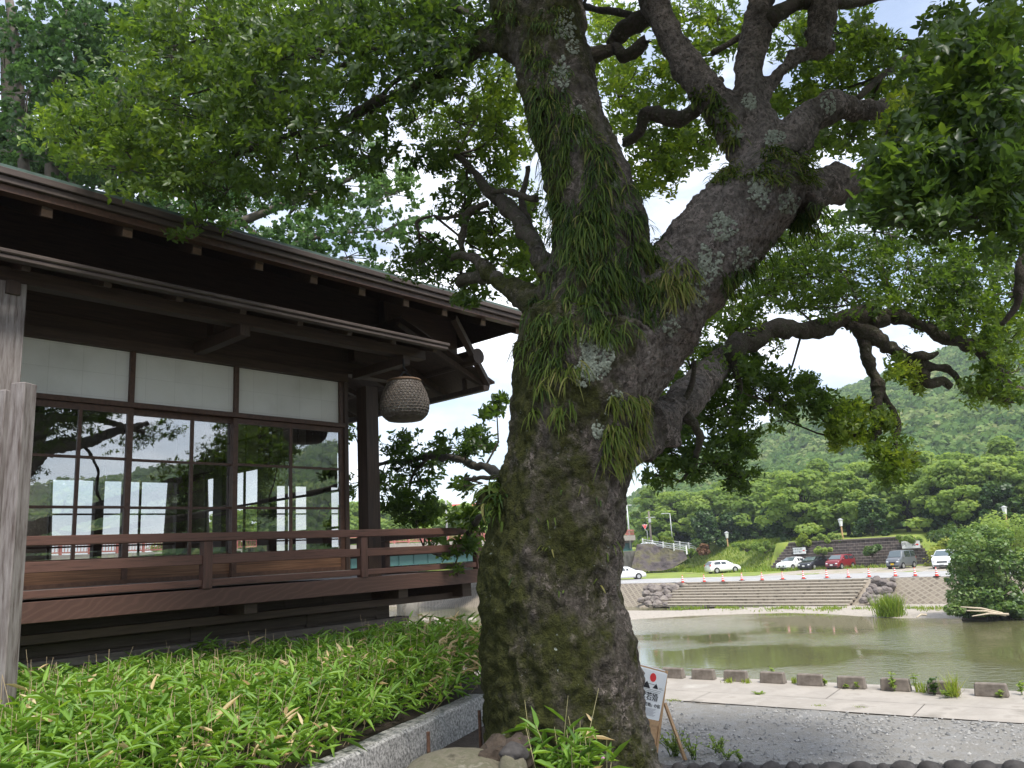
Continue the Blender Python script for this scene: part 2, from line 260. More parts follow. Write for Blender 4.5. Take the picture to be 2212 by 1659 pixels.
M['ink'] = pm('black_ink', [(.015, .015, .018)], rough=.7)
M['greyink'] = pm('grey_ink', [(.32, .32, .36)], rough=.7)
M['signred'] = pm('red_ink', [(.70, .03, .03)], rough=.6)
M['yellow'] = pm('yellow_plate', [(.75, .48, .03)], rough=.5)
M['carglass'] = pm('car_glass', [(.03, .04, .045)], rough=.03, spec=.9)
M['screen'] = pm('car_windscreen', [(.10, .13, .145)], rough=.03, spec=1.0)
M['alloy'] = pm('wheel_alloy', [(.45, .45, .46)], rough=.35, metal=.5)
M['lamp'] = pm('headlamp', [(.75, .76, .78)], rough=.1, spec=.8)
M['tail'] = pm('tail_lamp', [(.4, .02, .02)], rough=.2)
def paint(name, c): return pm(name, [c], rough=.28, spec=.6, coat=.6)
def brickwall():
    m = bpy.data.materials.new('dark_block_wall'); m.use_nodes = True; t = m.node_tree; b = t.nodes['Principled BSDF']; b.inputs['Roughness'].default_value = .9
    uv = t.nodes.new('ShaderNodeTexCoord'); br = t.nodes.new('ShaderNodeTexBrick'); br.inputs['Scale'].default_value = 1; br.inputs['Brick Width'].default_value = .5; br.inputs['Row Height'].default_value = .3; br.inputs['Mortar Size'].default_value = .016
    br.inputs['Color1'].default_value = (.055, .043, .041, 1); br.inputs['Color2'].default_value = (.095, .074, .068, 1); br.inputs['Mortar'].default_value = (.2, .175, .155, 1)
    nz_ = t.nodes.new('ShaderNodeTexNoise'); nz_.inputs['Scale'].default_value = 3; nz_.inputs['Detail'].default_value = 8; hs = t.nodes.new('ShaderNodeMix'); hs.data_type = 'RGBA'; hs.blend_type = 'MULTIPLY'; hs.inputs['Factor'].default_value = .7
    rr = t.nodes.new('ShaderNodeValToRGB'); rr.color_ramp.elements[0].color = (.4, .4, .4, 1); rr.color_ramp.elements[1].color = (1.5, 1.45, 1.4, 1); rr.color_ramp.elements[0].position = .3; rr.color_ramp.elements[1].position = .7
    t.links.new(uv.outputs['UV'], br.inputs[0]); t.links.new(uv.outputs['UV'], nz_.inputs[0]); t.links.new(nz_.outputs[0], rr.inputs[0]); t.links.new(br.outputs[0], hs.inputs['A']); t.links.new(rr.outputs[0], hs.inputs['B']); t.links.new(hs.outputs['Result'], b.inputs['Base Color'])
    return m
M['brickw'] = brickwall()
def latticewall():
    m = bpy.data.materials.new('diamond_block_revetment'); m.use_nodes = True; t = m.node_tree; b = t.nodes['Principled BSDF']; b.inputs['Roughness'].default_value = .95
    uv = t.nodes.new('ShaderNodeTexCoord'); mp_ = t.nodes.new('ShaderNodeMapping'); mp_.inputs['Rotation'].default_value = (0, 0, rad(45)); vo = t.nodes.new('ShaderNodeTexBrick'); vo.offset = 0
    vo.inputs['Scale'].default_value = 1; vo.inputs['Brick Width'].default_value = .42; vo.inputs['Row Height'].default_value = .42; vo.inputs['Mortar Size'].default_value = .07
    vo.inputs['Color1'].default_value = (.13, .105, .08, 1); vo.inputs['Color2'].default_value = (.22, .185, .14, 1); vo.inputs['Mortar'].default_value = (.25, .215, .165, 1)
    bu = t.nodes.new('ShaderNodeBump'); bu.inputs['Distance'].default_value = .08
    t.links.new(uv.outputs['UV'], mp_.inputs[0]); t.links.new(mp_.outputs[0], vo.inputs[0]); t.links.new(vo.outputs[0], b.inputs['Base Color']); t.links.new(vo.outputs['Fac'], bu.inputs['Height']); t.links.new(bu.outputs[0], b.inputs['Normal'])
    return m
M['lattice'] = latticewall()
wm = bpy.data.materials.new('river_water'); wm.use_nodes = True; t = wm.node_tree; b = t.nodes['Principled BSDF']; b.inputs['Base Color'].default_value = (.115, .112, .05, 1); b.inputs['Roughness'].default_value = .04; b.inputs['IOR'].default_value = 1.33
c2 = t.nodes.new('ShaderNodeTexCoord'); m2 = t.nodes.new('ShaderNodeMapping'); m2.inputs['Rotation'].default_value = (0, 0, rad(42)); m2.inputs['Scale'].default_value = (1, 1.6, 1); wn = t.nodes.new('ShaderNodeTexNoise'); wn.inputs['Scale'].default_value = 2.4; wn.inputs['Detail'].default_value = 5
wn2 = t.nodes.new('ShaderNodeTexNoise'); wn2.inputs['Scale'].default_value = .09; wn2.inputs['Detail'].default_value = 3; wr = t.nodes.new('ShaderNodeValToRGB'); wr.color_ramp.elements[0].position = .45; wr.color_ramp.elements[1].position = .66; wr.color_ramp.elements[0].color = (.035, .035, .035, 1)
wmul = t.nodes.new('ShaderNodeMath'); wmul.operation = 'MULTIPLY'; wb = t.nodes.new('ShaderNodeBump'); wb.inputs['Strength'].default_value = .5; wb.inputs['Distance'].default_value = .16
for a_, b_ in ((c2.outputs['Object'], m2.inputs[0]), (m2.outputs[0], wn.inputs[0]), (c2.outputs['Object'], wn2.inputs[0]), (wn2.outputs[0], wr.inputs[0]), (wn.outputs[0], wmul.inputs[0]), (wr.outputs[0], wmul.inputs[1]), (wmul.outputs[0], wb.inputs['Height']), (wb.outputs[0], b.inputs['Normal'])): t.links.new(a_, b_)
M['water'] = wm
# ---------------------------------------------------------------- leaves
def unit(a): return a/(np.linalg.norm(a, axis=-1, keepdims=True)+1e-9)
LT = np.array([(0, 0, 0), (.3, .5, .07), (.68, .40, .05), (1, 0, -.12), (.68, -.40, .05), (.3, -.5, .07), (.3, 0, 0), (.68, 0, -.03)])
LF = [(0, 5, 6), (0, 6, 1), (6, 5, 4, 7), (1, 6, 7, 2), (7, 4, 3), (2, 7, 3)]
ST = np.array([(0, 0, 0), (.22, .5, .05), (.6, .36, -.02), (1, 0, -.2), (.6, -.36, -.02), (.22, -.5, .05)]); SF = [(0, 5, 4, 3), (0, 3, 2, 1)]
QT = np.array([(-.5, -.5, 0), (.5, -.4, .12), (.45, .5, 0), (-.4, .45, .12)]); QF = [(0, 1, 2), (0, 2, 3)]
def raw_mesh(name, V, flat, tot):
    me = bpy.data.meshes.new(name); me.vertices.add(len(V)); me.vertices.foreach_set('co', np.asarray(V, np.float32).ravel())
    me.loops.add(len(flat)); me.loops.foreach_set('vertex_index', np.asarray(flat, np.int32)); me.polygons.add(len(tot))
    st = np.concatenate([[0], np.cumsum(tot)[:-1]]); me.polygons.foreach_set('loop_start', st.astype(np.int32)); me.update(calc_edges=True); return me
def leaf_mesh(name, P, D, Nn, Ln, Wd, shade, mat, parent=None, T=LT, F=LF):
    P = np.asarray(P, float); D = unit(np.asarray(D, float)); n = len(P)
    Sx = unit(np.cross(Nn, D)); U = np.cross(D, Sx); Ln = np.broadcast_to(Ln, (n,)); Wd = np.broadcast_to(Wd, (n,))
    V = P[:, None, :] + D[:, None, :]*(T[None, :, 0, None]*Ln[:, None, None]) + Sx[:, None, :]*(T[None, :, 1, None]*Wd[:, None, None]) + U[:, None, :]*(T[None, :, 2, None]*Ln[:, None, None])
    k = len(T); fl = np.array([i for f in F for i in f]); tt = np.array([len(f) for f in F])
    me = raw_mesh(name, V.reshape(-1, 3), (fl[None, :]+np.arange(n)[:, None]*k).ravel(), np.tile(tt, n))
    at_ = me.attributes.new('shade', 'FLOAT', 'POINT'); at_.data.foreach_set('value', np.repeat(np.clip(shade, 0, 1), k).astype(np.float32))
    return link(name, me, mat, parent)
def rvec(n): return unit(rng.normal(size=(n, 3)))
def rosettes(C, up, per, L, sh, flat=.0):
    """whorls of leaves round twig tips C; returns leaf arrays"""
    n = len(C); t = unit(rvec(n)*.75+np.array([0, 0, up])); a = unit(np.cross(t, rvec(n))); b = np.cross(t, a)
    P = []; D = []; Nn = []; Ls = []; S_ = []
    for k in range(per):
        q = 2*math.pi*k/per+rng.uniform(-.5, .5, n); til = rng.uniform(.05, .6, n)
        d = a*np.cos(q)[:, None]+b*np.sin(q)[:, None]; d = unit(d+t*til[:, None]+np.array([0, 0, -.12])); keep = rng.random(n) < .9
        P.append((C+t*rng.uniform(-.07, .03, n)[:, None])[keep]); D.append(d[keep]); Nn.append(unit(t+.25*rvec(n))[keep]); Ls.append((L*rng.uniform(.65, 1.2, n))[keep]); S_.append((sh+rng.normal(0, .1, n))[keep])
    return [np.concatenate(x) for x in (P, D, Nn, Ls, S_)]
# ---------------------------------------------------------------- near ground, river
struct = lambda o: props(o, kind='structure')
b1 = np.array([.803, -.596]); n1 = np.array([.596, .803]); A1 = np.array([2.46, 14.99])      # the near bank runs along b1, the river lies along +n1
def bank(s, q, z): p = A1+b1*s+n1*q; return (p[0], p[1], z)
def sheet(name, pts, mat, z=None):
    me = bpy.data.meshes.new(name); me.from_pydata([tuple(p) if z is None else (p[0], p[1], z) for p in pts], [], [tuple(range(len(pts)))]); me.update()
    o = link(name, me, mat); return struct(o)
g = [(850*math.cos(q)+100, 560*math.sin(q)+280, -5.2) for q in np.linspace(0, 2*math.pi, 48, endpoint=False)]
M['field'] = pm('far_ground', [(.05, .08, .025), (.09, .13, .04)], .02, 6, .95)
sheet('ground', g, M['field'])
sheet('river', [(-260, 330, 0), (-420, 120, 0), (-60, -60+30, 0), (190, -150, 0), (330, -60, 0), (60, 60, 0), (-60, 230, 0)], M['water'], -4.0)
# gravel lot, concrete apron and the bank wall down to the water
mb = MB()
def strip(q0, z0, q1, z1): mb.add([bank(-70, q0, z0), bank(60, q0, z0), bank(60, q1, z1), bank(-70, q1, z1)], [(0, 1, 2, 3)])
WIDE = 2.22
gs = MB(); nu, nv = 130, 40
vv = [bank(-20+40*i/nu, -16+16.02*j/nv, -1.07+.025*noise.noise(Vector((i*.35, j*.35, 2)))) for j in range(nv+1) for i in range(nu+1)]
gs.add(vv, [(j*(nu+1)+i, j*(nu+1)+i+1, (j+1)*(nu+1)+i+1, (j+1)*(nu+1)+i) for j in range(nv) for i in range(nu)])
gs.add([bank(-70, -30, -1.12), bank(60, -30, -1.12), bank(60, .0, -1.12), bank(-70, 0, -1.12)], [(0, 1, 2, 3)])
struct(gs.build('gravel_ground', M['gravel'], smooth=True))
ap = MB(); js = [-40, -27, -16.5, -9.2, -4.1, .35, 3.9, 8.8, 14.5, 24, 40]; js2 = [-40, -21, -8, 2.4, 12, 40]
for a_, b_ in zip(js[:-1], js[1:]): ap.add([bank(a_+.006, .03+.03*math.sin(a_), -1.055), bank(b_-.006, .03+.03*math.sin(b_), -1.055), bank(b_-.006, .88, -1.04), bank(a_+.006, .88, -1.04)], [(0, 1, 2, 3)])
for a_, b_ in zip(js2[:-1], js2[1:]): ap.add([bank(a_+.006, .892, -1.04), bank(b_-.006, .892, -1.04), bank(b_-.006, WIDE, -1.0), bank(a_+.006, WIDE, -1.0)], [(0, 1, 2, 3)])
ap.add([bank(-70, 0, -1.075), bank(60, 0, -1.075), bank(60, WIDE, -1.06), bank(-70, WIDE, -1.06)], [(0, 1, 2, 3)])
ap.add([bank(-70, WIDE, -1.0), bank(60, WIDE, -1.0), bank(60, WIDE+1.2, -4.5), bank(-70, WIDE+1.2, -4.5)], [(0, 1, 2, 3)])
struct(ap.build('riverside_pavement', M['concrete']))
r_ = np.random.default_rng(4); NST = 26000; u_ = r_.uniform(-7, 9, NST); q_ = -np.abs(r_.uniform(0, 8, NST)); keep = np.array([noise.noise(Vector((a_*.5, b_*1.1, 7))) for a_, b_ in zip(u_, q_)]) > r_.uniform(-.45, .35, NST); u_, q_ = u_[keep], q_[keep]
P = np.stack([A1[0]+b1[0]*u_+n1[0]*q_, A1[1]+b1[1]*u_+n1[1]*q_, np.full(len(u_), -1.062)], 1); PY = np.array([(-.5, -.4, 0), (.5, -.5, 0), (.45, .5, 0), (-.5, .4, 0), (.05, 0, .55)]); PF = [(0, 1, 4), (1, 2, 4), (2, 3, 4), (3, 0, 4)]
M['pebble'] = leafmat('grey_pebble', [(.09, .092, .096), (.22, .22, .215), (.27, .26, .245), (.38, .37, .355)], 0, .03, .6)
an = r_.uniform(0, 6.3, len(u_)); props(leaf_mesh('gravel_stones', P, np.stack([np.cos(an), np.sin(an), 0*an], 1), np.tile([0, 0, 1.], (len(u_), 1)), r_.gamma(3, .006, len(u_))+.012, r_.gamma(3, .0055, len(u_))+.01, r_.random(len(u_)), M['pebble'], None, PY, PF), 'loose grey stones strewn over the gravel ground', 'gravel', kind='stuff')
# upper terrace on which the tree and the house stand
TER = [(5.5, 3.2), (2.0, 4.45), (.9, 4.7), (.55, 5.3), (.3, 6.2), (0, 7.2), (-.6, 9.0), (-1.5, 10.7), (-2.2, 12.0), (-10, 20.5), (-30, 10), (-30, -30), (30, -30)]
struct(MB().prism(TER[::-1], -1.6, .28).build('terrace_ground', M['soil']))
# ---------------------------------------------------------------- house by the river
HA = rad(41); hu = np.array([math.sin(HA), math.cos(HA), 0]); hv = np.array([-hu[1], hu[0], 0]); W0 = at(741, 1000, 10.0); W0[2] = 0
def pl(px, py, V): d = onpl(px, py, W0+hv*V, hv)-W0; return np.array([d @ hu, d @ hv, d[2]])
def ps(px, py, U): d = onpl(px, py, W0+hu*U, hu)-W0; return np.array([d @ hu, d @ hv, d[2]])
BS = 1.12; WS = CAM+(W0-CAM)*BS; WS[2] = 1.6*(1-BS)      # true size of the house: door panels 1.36 m wide
H = empty('riverside_teahouse', tuple(WS), rad(90)-HA, 'dark timber teahouse with glazed sliding doors and a railed veranda over the river', 'building')
H.scale = (BS, BS, BS)
def hb(name, mat, *boxes, parent=None, bevel=.004):
    m = MB()
    for q in boxes: m.box(*q)
    return m.build(name, mat, parent or H, bevel=bevel)
UL = -10.0
hb('veranda_floor', M['dark_x'], (UL, 1.37, -.86, 5.0, 1.37, 1.43))
hb('fascia_board', M['fascia'], (UL, 1.45, -.93, -.87, 1.282, 1.447)); hb('fascia_board', M['rail_v'], (1.38, 1.44, -.868, 5.0, 1.285, 1.445))
for U in (-6.3, -4.1, -1.75, .2): hb('joist', M['dark_x'], (U-.07, U+.07, -.84, 3.6, 1.18, 1.36))
hb('floor_beam', M['dark_x'], (UL, 1.37, -.62, -.5, 1.10, 1.178)); hb('floor_beam', M['dark_x'], (1.2, 1.36, -.8, 4.8, 1.12, 1.279))
rail = empty('railing', (0, 0, 0)); rail.parent = H
PU = [-7.6, -5.9, -4.1, -2.26, -.43, 1.39]
for U in PU: hb('railing_post', M['rail_v'], (U-.045, U+.045, -.945, -.855, 1.449, 1.884), parent=rail)
for V in (.9, 2.7, 4.5): hb('railing_post', M['rail_v'], (1.345, 1.435, V-.045, V+.045, 1.447, 1.884), parent=rail)
hb('top_rail', M['rail'], (UL, 1.5, -.955, -.845, 1.886, 1.963), parent=rail); hb('top_rail', M['rail_v'], (1.335, 1.445, -.843, 4.6, 1.887, 1.962), parent=rail)
for a_, b_ in zip(PU[:-1], PU[1:]):
    hb('middle_rail', M['rail'], (a_+.047, b_-.047, -.925, -.875, 1.672, 1.758), parent=rail)
    hb('bottom_rail', M['rail'], (a_+.047, b_-.047, -.925, -.875, 1.472, 1.533), parent=rail)
for a_, b_ in ((-.853, .853), (.947, 2.653), (2.747, 4.453)):
    hb('middle_rail', M['rail_v'], (1.365, 1.415, a_, b_, 1.672, 1.758), parent=rail); hb('bottom_rail', M['rail_v'], (1.365, 1.415, a_, b_, 1.472, 1.533), parent=rail)
# sliding doors and transoms along the front
EDG = [-7.3, -6.1, -4.93, -3.77, -2.63, -1.468, -.03]; MUL = [-6.7, -5.5, -4.35, -3.105, -1.947, -.752]
hb('door_sill', M['sillw'], (UL, .05, -.08, .12, 1.45, 1.53)); hb('lintel', M['frame'], (UL, .04, -.05, .1, 3.272, 3.325))
hb('transom_beam', M['dark_x'], (UL, .06, -.06, .11, 3.86, 3.97)); hb('upper_wall', M['dark_x'], (UL, .03, 0, .06, 3.972, 5.2), (.03, 2.1, 0, .06, 4.125, 5.2))
for i, (a_, b_) in enumerate(zip(EDG[:-1], EDG[1:])):
    V = .0 if i % 2 else .045
    d = empty('sliding_door', (0, 0, 0)); d.parent = H
    a2, b2 = a_-.03, b_+.03; f = MB()
    f.box(a2, a2+.058, V-.018, V+.018, 1.532, 3.27); f.box(b2-.058, b2, V-.018, V+.018, 1.532, 3.27)
    f.box(a2+.058, b2-.058, V-.017, V+.017, 3.21, 3.268); f.box(a2+.058, b2-.058, V-.017, V+.017, 1.735, 1.79); f.box(a2+.058, b2-.058, V-.017, V+.017, 1.534, 1.575)
    m_ = MUL[i]; f.box(m_-.016, m_+.016, V-.013, V+.013, 1.79, 3.21)
    for z in (2.272, 2.75):
        f.box(a2+.058, m_-.016, V-.012, V+.012, z-.013, z+.013); f.box(m_+.016, b2-.058, V-.012, V+.012, z-.013, z+.013)
    f.build('door_frame', M['frame'], d)
    MB().box(a2+.058, b2-.058, V-.008, V+.008, 1.575, 1.735).build('kick_board', M['board'], d)
    gme = MB().add([(a2+.05, V+.003, 1.785), (b2-.05, V+.003, 1.785), (b2-.05, V+.003, 3.215), (a2+.05, V+.003, 3.215)], [(0, 1, 2, 3)]); gme.build('door_glass', M['glass'], d)
    MB().box(a_+.026, b_-.026, .01, .03, 3.327, 3.858).build('transom_panel', M['paper'], H)
    MB().box(b_-.024, b_+.024, -.03, .05, 3.327, 3.858).build('transom_post', M['frame'], H)
hb('door_post', M['dark_z'], (-.002, .055, -.05, .1, 1.53, 3.855))
hb('corner_post', M['dark_z'], (.285, .48, -.12, .08, 1.43, 3.83)); hb('veranda_post', M['grey_wood'], (-4.2, -3.945, -1.0, -.8, 1.43, 4.03)); hb('veranda_post', M['dark_z'], (-7.9, -7.7, -1.0, -.8, 1.43, 4.03))
# side wall, back wall and ceiling of the room
for V, wd in ((.53, .36), (1.72, .3), (2.95, .26), (4.0, .14)): hb('side_post', M['dark_z'], (-.06, .06, V-wd/2, V+wd/2, 1.53, 3.9))
hb('side_lintel', M['dark_x'], (-.05, .05, .02, 4.0, 2.98, 3.08)); hb('side_sill', M['dark_x'], (-.05, .05, .12, 4.0, 1.531, 1.64)); hb('side_panel', M['plaster'], (-.012, .012, .12, 3.93, 3.082, 3.858))
sm = MB()
for V in (1.1, 1.25, 2.3, 3.4): sm.box(-.014, .014, V-.014, V+.014, 1.64, 2.98)
for z in (2.05, 2.5): sm.box(-.016, .016, .12, 3.93, z-.014, z+.014)
for V in (.33, .95, 1.35, 2.25, 2.6, 3.4): sm.box(-.02, .02, V-.014, V+.014, 3.082, 3.856)
sm.box(-.021, .021, .12, 3.93, 3.42, 3.45); sm.build('side_muntins', M['dark_z'], H)
MB().add([(0.003, .12, 1.64), (.003, 1.56, 1.64), (.003, 1.56, 2.98), (.003, .12, 2.98)], [(0, 1, 2, 3)]).build('side_glass', M['glass'], H)
for U in (-.12, -1.32, -2.62, -3.9, -5.2, -6.5, -7.8): hb('back_post', M['dark_z'], (U-.06, U+.06, 3.94, 4.06, 1.53, 3.9))
hb('back_lintel', M['dark_x'], (UL, .0, 3.95, 4.05, 2.98, 3.08)); hb('back_sill', M['dark_x'], (UL, 0, 3.95, 4.05, 1.531, 1.64)); hb('back_panel', M['plaster'], (UL, -.06, 3.99, 4.01, 3.082, 3.9))
bm_ = MB()
for U in (-.72, -1.95, -3.25, -4.55, -5.85): bm_.box(U-.014, U+.014, 3.985, 4.015, 1.64, 2.98)
for z in (2.05, 2.5): bm_.box(UL, -.06, 3.987, 4.013, z-.012, z+.012)
bm_.build('back_muntins', M['dark_z'], H)
hb('end_wall', M['plaster'], (UL-.1, UL, 0, 4.1, 1.44, 4.6))
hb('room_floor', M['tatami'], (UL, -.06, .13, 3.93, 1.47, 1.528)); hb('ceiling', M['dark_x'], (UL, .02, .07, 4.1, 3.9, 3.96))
tb = empty('low_table', (0, 0, 0)); tb.parent = H
for U, V in ((-1.2, 1.6),): 
    MB().box(U-.55, U+.55, V-.35, V+.35, 1.8, 1.84).build('table_top', M['board'], tb, bevel=.005)
    MB().box(U-.45, U-.38, V-.28, V+.28, 1.53, 1.799).box(U+.38, U+.45, V-.28, V+.28, 1.53, 1.799).build('table_leg', M['dark_z'], tb)
# beams and two tiers of eaves
bt = pl(60, 590, -.9)[2]; bb_ = pl(60, 621, -.9)[2]
hb('eave_beam', M['dark_x'], (UL, .56, -.97, -.83, bb_, bt)); hb('wall_plate', M['dark_x'], (UL, 1.72, -.03, .13, 3.975-.08+.08, 4.12))
hb('bracket_beam', M['dark_x'], (.1, 1.68, -.13, .02, pl(1004, 821, -.1)[2], pl(1004, 797, -.1)[2]))
for U in (-7.2, -4.05, -1.95, .2): hb('cross_beam', M['dark_z'], (U-.055, U+.055, -1.02, -.02, bb_-.12, bb_-.004))
hb('strut', M['dark_z'], (-2.02, -1.88, -.5, -.36, bb_, 4.4))
lg = MB(); p = ps(1034, 769, 1.35); lg.tube([(1.35, p[1], p[2]), (1.35, 4.2, p[2])], .105, 14); lg.build('log_beam', M['dark_z'], H, smooth=False)
lz = pl(500, 652, -1.3)[2]
m = MB(); m.box(UL, .62, -1.36, -1.26, lz-.005, lz+.035); m.box(UL, .60, -1.345, -1.275, lz-.05, lz-.006); m.build('lower_gutter', M['copper'], H, bevel=.01)
m = MB(); m.add([(UL, -1.25, lz+.04), (.66, -1.25, lz+.04), (.66, -.02, 4.55), (UL, -.02, 4.55), (UL, -1.25, lz+.06), (.66, -1.25, lz+.06), (.66, -.02, 4.58), (UL, -.02, 4.58)], [(0, 3, 2, 1), (4, 5, 6, 7), (0, 1, 5, 4), (1, 2, 6, 5), (2, 3, 7, 6), (3, 0, 4, 7)]); m.build('lower_eave', M['dark_x'], H)
for px, py in ((56, 575), (232, 612), (387, 646), (524, 677), (647, 700), (754, 720), (849, 740), (938, 758), (-120, 540), (-330, 500)):
    U = pl(px, py, -1.22)[0]; m = MB(); s_ = (4.55-lz)/1.23
    m.bar((U, -1.24, lz-.04), (U, -.02, 4.5), .07, .075); m.build('lower_rafter', M['dark_x'], H, bevel=.004)
ez = pl(500, 394.7+.266*500, -1.5)[2]        # underside of the copper edge
RU = 2.15
m = MB(); m.box(UL, RU, -1.535, -1.44, ez, ez+.055); m.box(UL, RU, -1.56, -1.47, ez+.058, ez+.115); m.build('eave_gutter', M['copper'], H, bevel=.006)
mm = MB(); mm.box(UL, RU, -1.50, -1.40, ez-.06, ez-.003); mm.build('eave_board', M['frame'], H)
rz = 6.3
m = MB(); pr_ = [(-1.53, ez+.118), (-1.53, ez+.15), (2.0, rz), (5.5, ez+.15), (5.5, ez+.05), (2.0, rz-.12)]
m.add([(UL-.5, v_, z_) for v_, z_ in pr_]+[(RU+.02, v_, z_) for v_, z_ in pr_], [(0, 1, 2, 3, 4, 5), (11, 10, 9, 8, 7, 6)]+[(i, 6+i, 6+(i+1) % 6, (i+1) % 6) for i in range(6)]); m.build('roof', M['patina'], H)
m = MB(); m.add([(UL, -1.42, ez+.0), (RU, -1.42, ez+.0), (RU, 1.9, rz-.2), (UL, 1.9, rz-.2)], [(0, 1, 2, 3)]); m.build('soffit', M['dark_x'], H)
for px, py in ((-330, 345), (-90, 398), (104, 445), (278, 487), (428, 526), (562, 558), (680, 593), (784, 620), (879, 644), (962, 665), (1045, 685), (1120, 705), (1190, 722)):
    U = pl(px, py, -1.42)[0]; sl_ = (rz-.2-ez)/3.32
    m = MB(); m.bar((U, -1.40, ez-.105), (U, 1.2, ez-.105+sl_*2.6), .085, .09); r = m.build('rafter', M['dark_x'], H, bevel=.004)
    MB().box(U-.041, U+.041, -1.408, -1.402, ez-.146, ez-.064).build('rafter_end', M['pale_end'], r)
MB().add([(RU-.02, -1.4, ez), (RU-.02, 1.9, rz-.2), (RU-.02, 5.2, ez)], [(0, 1, 2)]).build('gable_panel', M['dark_x'], H)
hb('gable_post', M['dark_z'], (.62, .74, -.12, 0, 4.1, 5.05))
# lean-to roof over the river side of the veranda
sz = ps(1000, 853, 1.62)[2]
m = MB(); m.add([(.2, -.95, sz+.75), (1.84, -.95, sz+.11), (1.84, 4.8, sz+.11), (.2, 4.8, sz+.75), (.2, -.95, sz+.78), (1.84, -.95, sz+.14), (1.84, 4.8, sz+.14), (.2, 4.8, sz+.78)], [(0, 1, 2, 3), (7, 6, 5, 4), (0, 4, 5, 1), (1, 5, 6, 2), (2, 6, 7, 3), (3, 7, 4, 0)]); m.build('side_roof', M['dark_x'], H)
for V in (-.85, -.1, .6, 1.3, 2.0, 2.7, 3.4, 4.1): MB().bar((.2, V, sz+.68), (1.8, V, sz+.055), .07, .075).build('side_rafter', M['dark_z'], H, bevel=.004)
hb('side_purlin', M['dark_z'], (1.56, 1.65, -1.0, 4.8, sz-.02, sz+.05))
for V in (-.6, .35, 1.3, 2.3): hb('purlin_strut', M['dark_z'], (1.58, 1.63, V-.025, V+.025, sz+.05, sz+.35))
MB().bar((.75, -1.3, ez-.1), (1.75, -.9, sz+.1), .075, .08).build('hip_rafter', M['dark_z'], H)
# foundation under the veranda
f0 = pl(300, 1402, -.42)[2]; UF = pl(820, 1300, -.14)[0]-.03
hb('foundation_wall', M['foot'], (UL, UF-.05, -.34, -.28, .4, 1.368)); hb('foundation_sill', M['sillw'], (UL, UF+.22, -.46, -.26, f0-.07, f0)); hb('foundation_sill', M['sillw'], (UL, UF+.15, -.44, -.28, f0-.17, f0-.075)); hb('base_board', M['foot'], (UL, UF-.2, -.37, -.345, f0+.03, f0+.13))
for U in (-5.6, -3.9, -2.05, -.72): hb('foundation_post', M['foot'], (U-.075, U+.075, -.385, -.34, f0, 1.1))
hb('corner_footing', M['foot'], (UF-.2, UF, -.36, -.14, .2, 1.17))
for U in (-3.45, -3.05, -2.6, -1.55, -1.15, -.4): MB().box(U-.008, U+.02, -.352, -.3405, f0+.17, 1.02).build('foundation_slot', M['ink'], H)
for U in (-1.75, -1.3, -.95, -.45): MB().box(U-.11, U+.11, -.349, -.342, f0+.2, f0+.33).build('foundation_vent', M['foot'], H)
# ---------------------------------------------------------------- hanging basket
bc = at(874, 866, 9.45*BS); B = empty('woven_basket_lantern', tuple(bc), 0, 'round woven bamboo basket hanging from the eave beam near the corner post', 'basket'); B.scale = (BS*1.04, BS*1.04, BS)
prof = [(.165, .245), (.19, .225), (.20, .2), (.235, .13), (.265, .05), (.28, -.04), (.275, -.12), (.25, -.18), (.205, -.225)]
M['basketp'] = pm('basket_lining', [(.10, .09, .085), (.22, .2, .19), (.62, .6, .58)], 60, 2, .9, p0=.4, p1=.68)
M['cane'] = pm('bamboo_strip', [(.06, .048, .04), (.14, .115, .095)], 20, 4, .7)
MB().lathe([(r*.97, z) for r, z in prof], n=40).build('basket_lining', M['basketp'], B, True)
wv = MB()
def bs(z): 
    zs = [q[1] for q in prof][::-1]; return float(np.interp(z, zs, [q[0] for q in prof][::-1]))
for k in range(34):
    for sg in (1, -1):
        wv.tube([(bs(z)*1.003*math.cos(2*math.pi*k/34+sg*(z+.22)*2.6), bs(z)*1.003*math.sin(2*math.pi*k/34+sg*(z+.22)*2.6), z) for z in np.linspace(-.215, .22, 12)], .0052, 4, cap=False)
for z in np.linspace(-.2, .2, 13): wv.tube([(bs(z)*1.006*math.cos(q), bs(z)*1.006*math.sin(q), z) for q in np.linspace(0, 2*math.pi, 33)], .005, 4, cap=False)
wv.build('basket_weave', M['cane'], B)
MB().tube([(.185*math.cos(q), .185*math.sin(q), .24) for q in np.linspace(0, 2*math.pi, 33)], .016, 6).build('basket_rim', M['pale_end'], B, True)
MB().lathe([(.2, -.232), (.252, -.178), (.256, -.165), (.2, -.222)], n=40).lathe([(.05, -.236), (.2, -.233), (.2, -.224), (.05, -.226)], n=40).build('basket_base', M['cane'], B, True)
ch = MB()
for q in (.3, 2.4, 4.5): ch.tube([(.17*math.cos(q), .17*math.sin(q), .25), (.08*math.cos(q), .08*math.sin(q), .30), (0, 0, .36)], .008, 5)
ch.tube([(0, 0, .34), (.03, 0, .37), (0, 0, .41), (0, 0, .52)], .012, 6); ch.build('hanging_chain', M['ink'], B)
# ---------------------------------------------------------------- grey posts at the left edge
for i, (p0, p1, wd, lab) in enumerate((((43, 830), (16, 1480), .112, 'weathered grey gate post, taller and nearer the veranda railing'), ((4, 846), (-23, 1480), .088, 'weathered grey gate post, shorter, cut by the picture edge'))):
    Yp = 5.45-.03*i; a_ = at(*p0, Yp); b_ = at(*p1, Yp); b_[2] = .3; c_ = (a_+b_)/2
    G = MB().box(-wd/2, wd/2, -.06, .06, .3, a_[2]).build('gate_post', M['grey_wood'], bevel=.006); G.location = (c_[0], c_[1], 0); G.rotation_euler = (0, 0, rad(-8)); props(G, lab, 'post', 'grey gate posts')
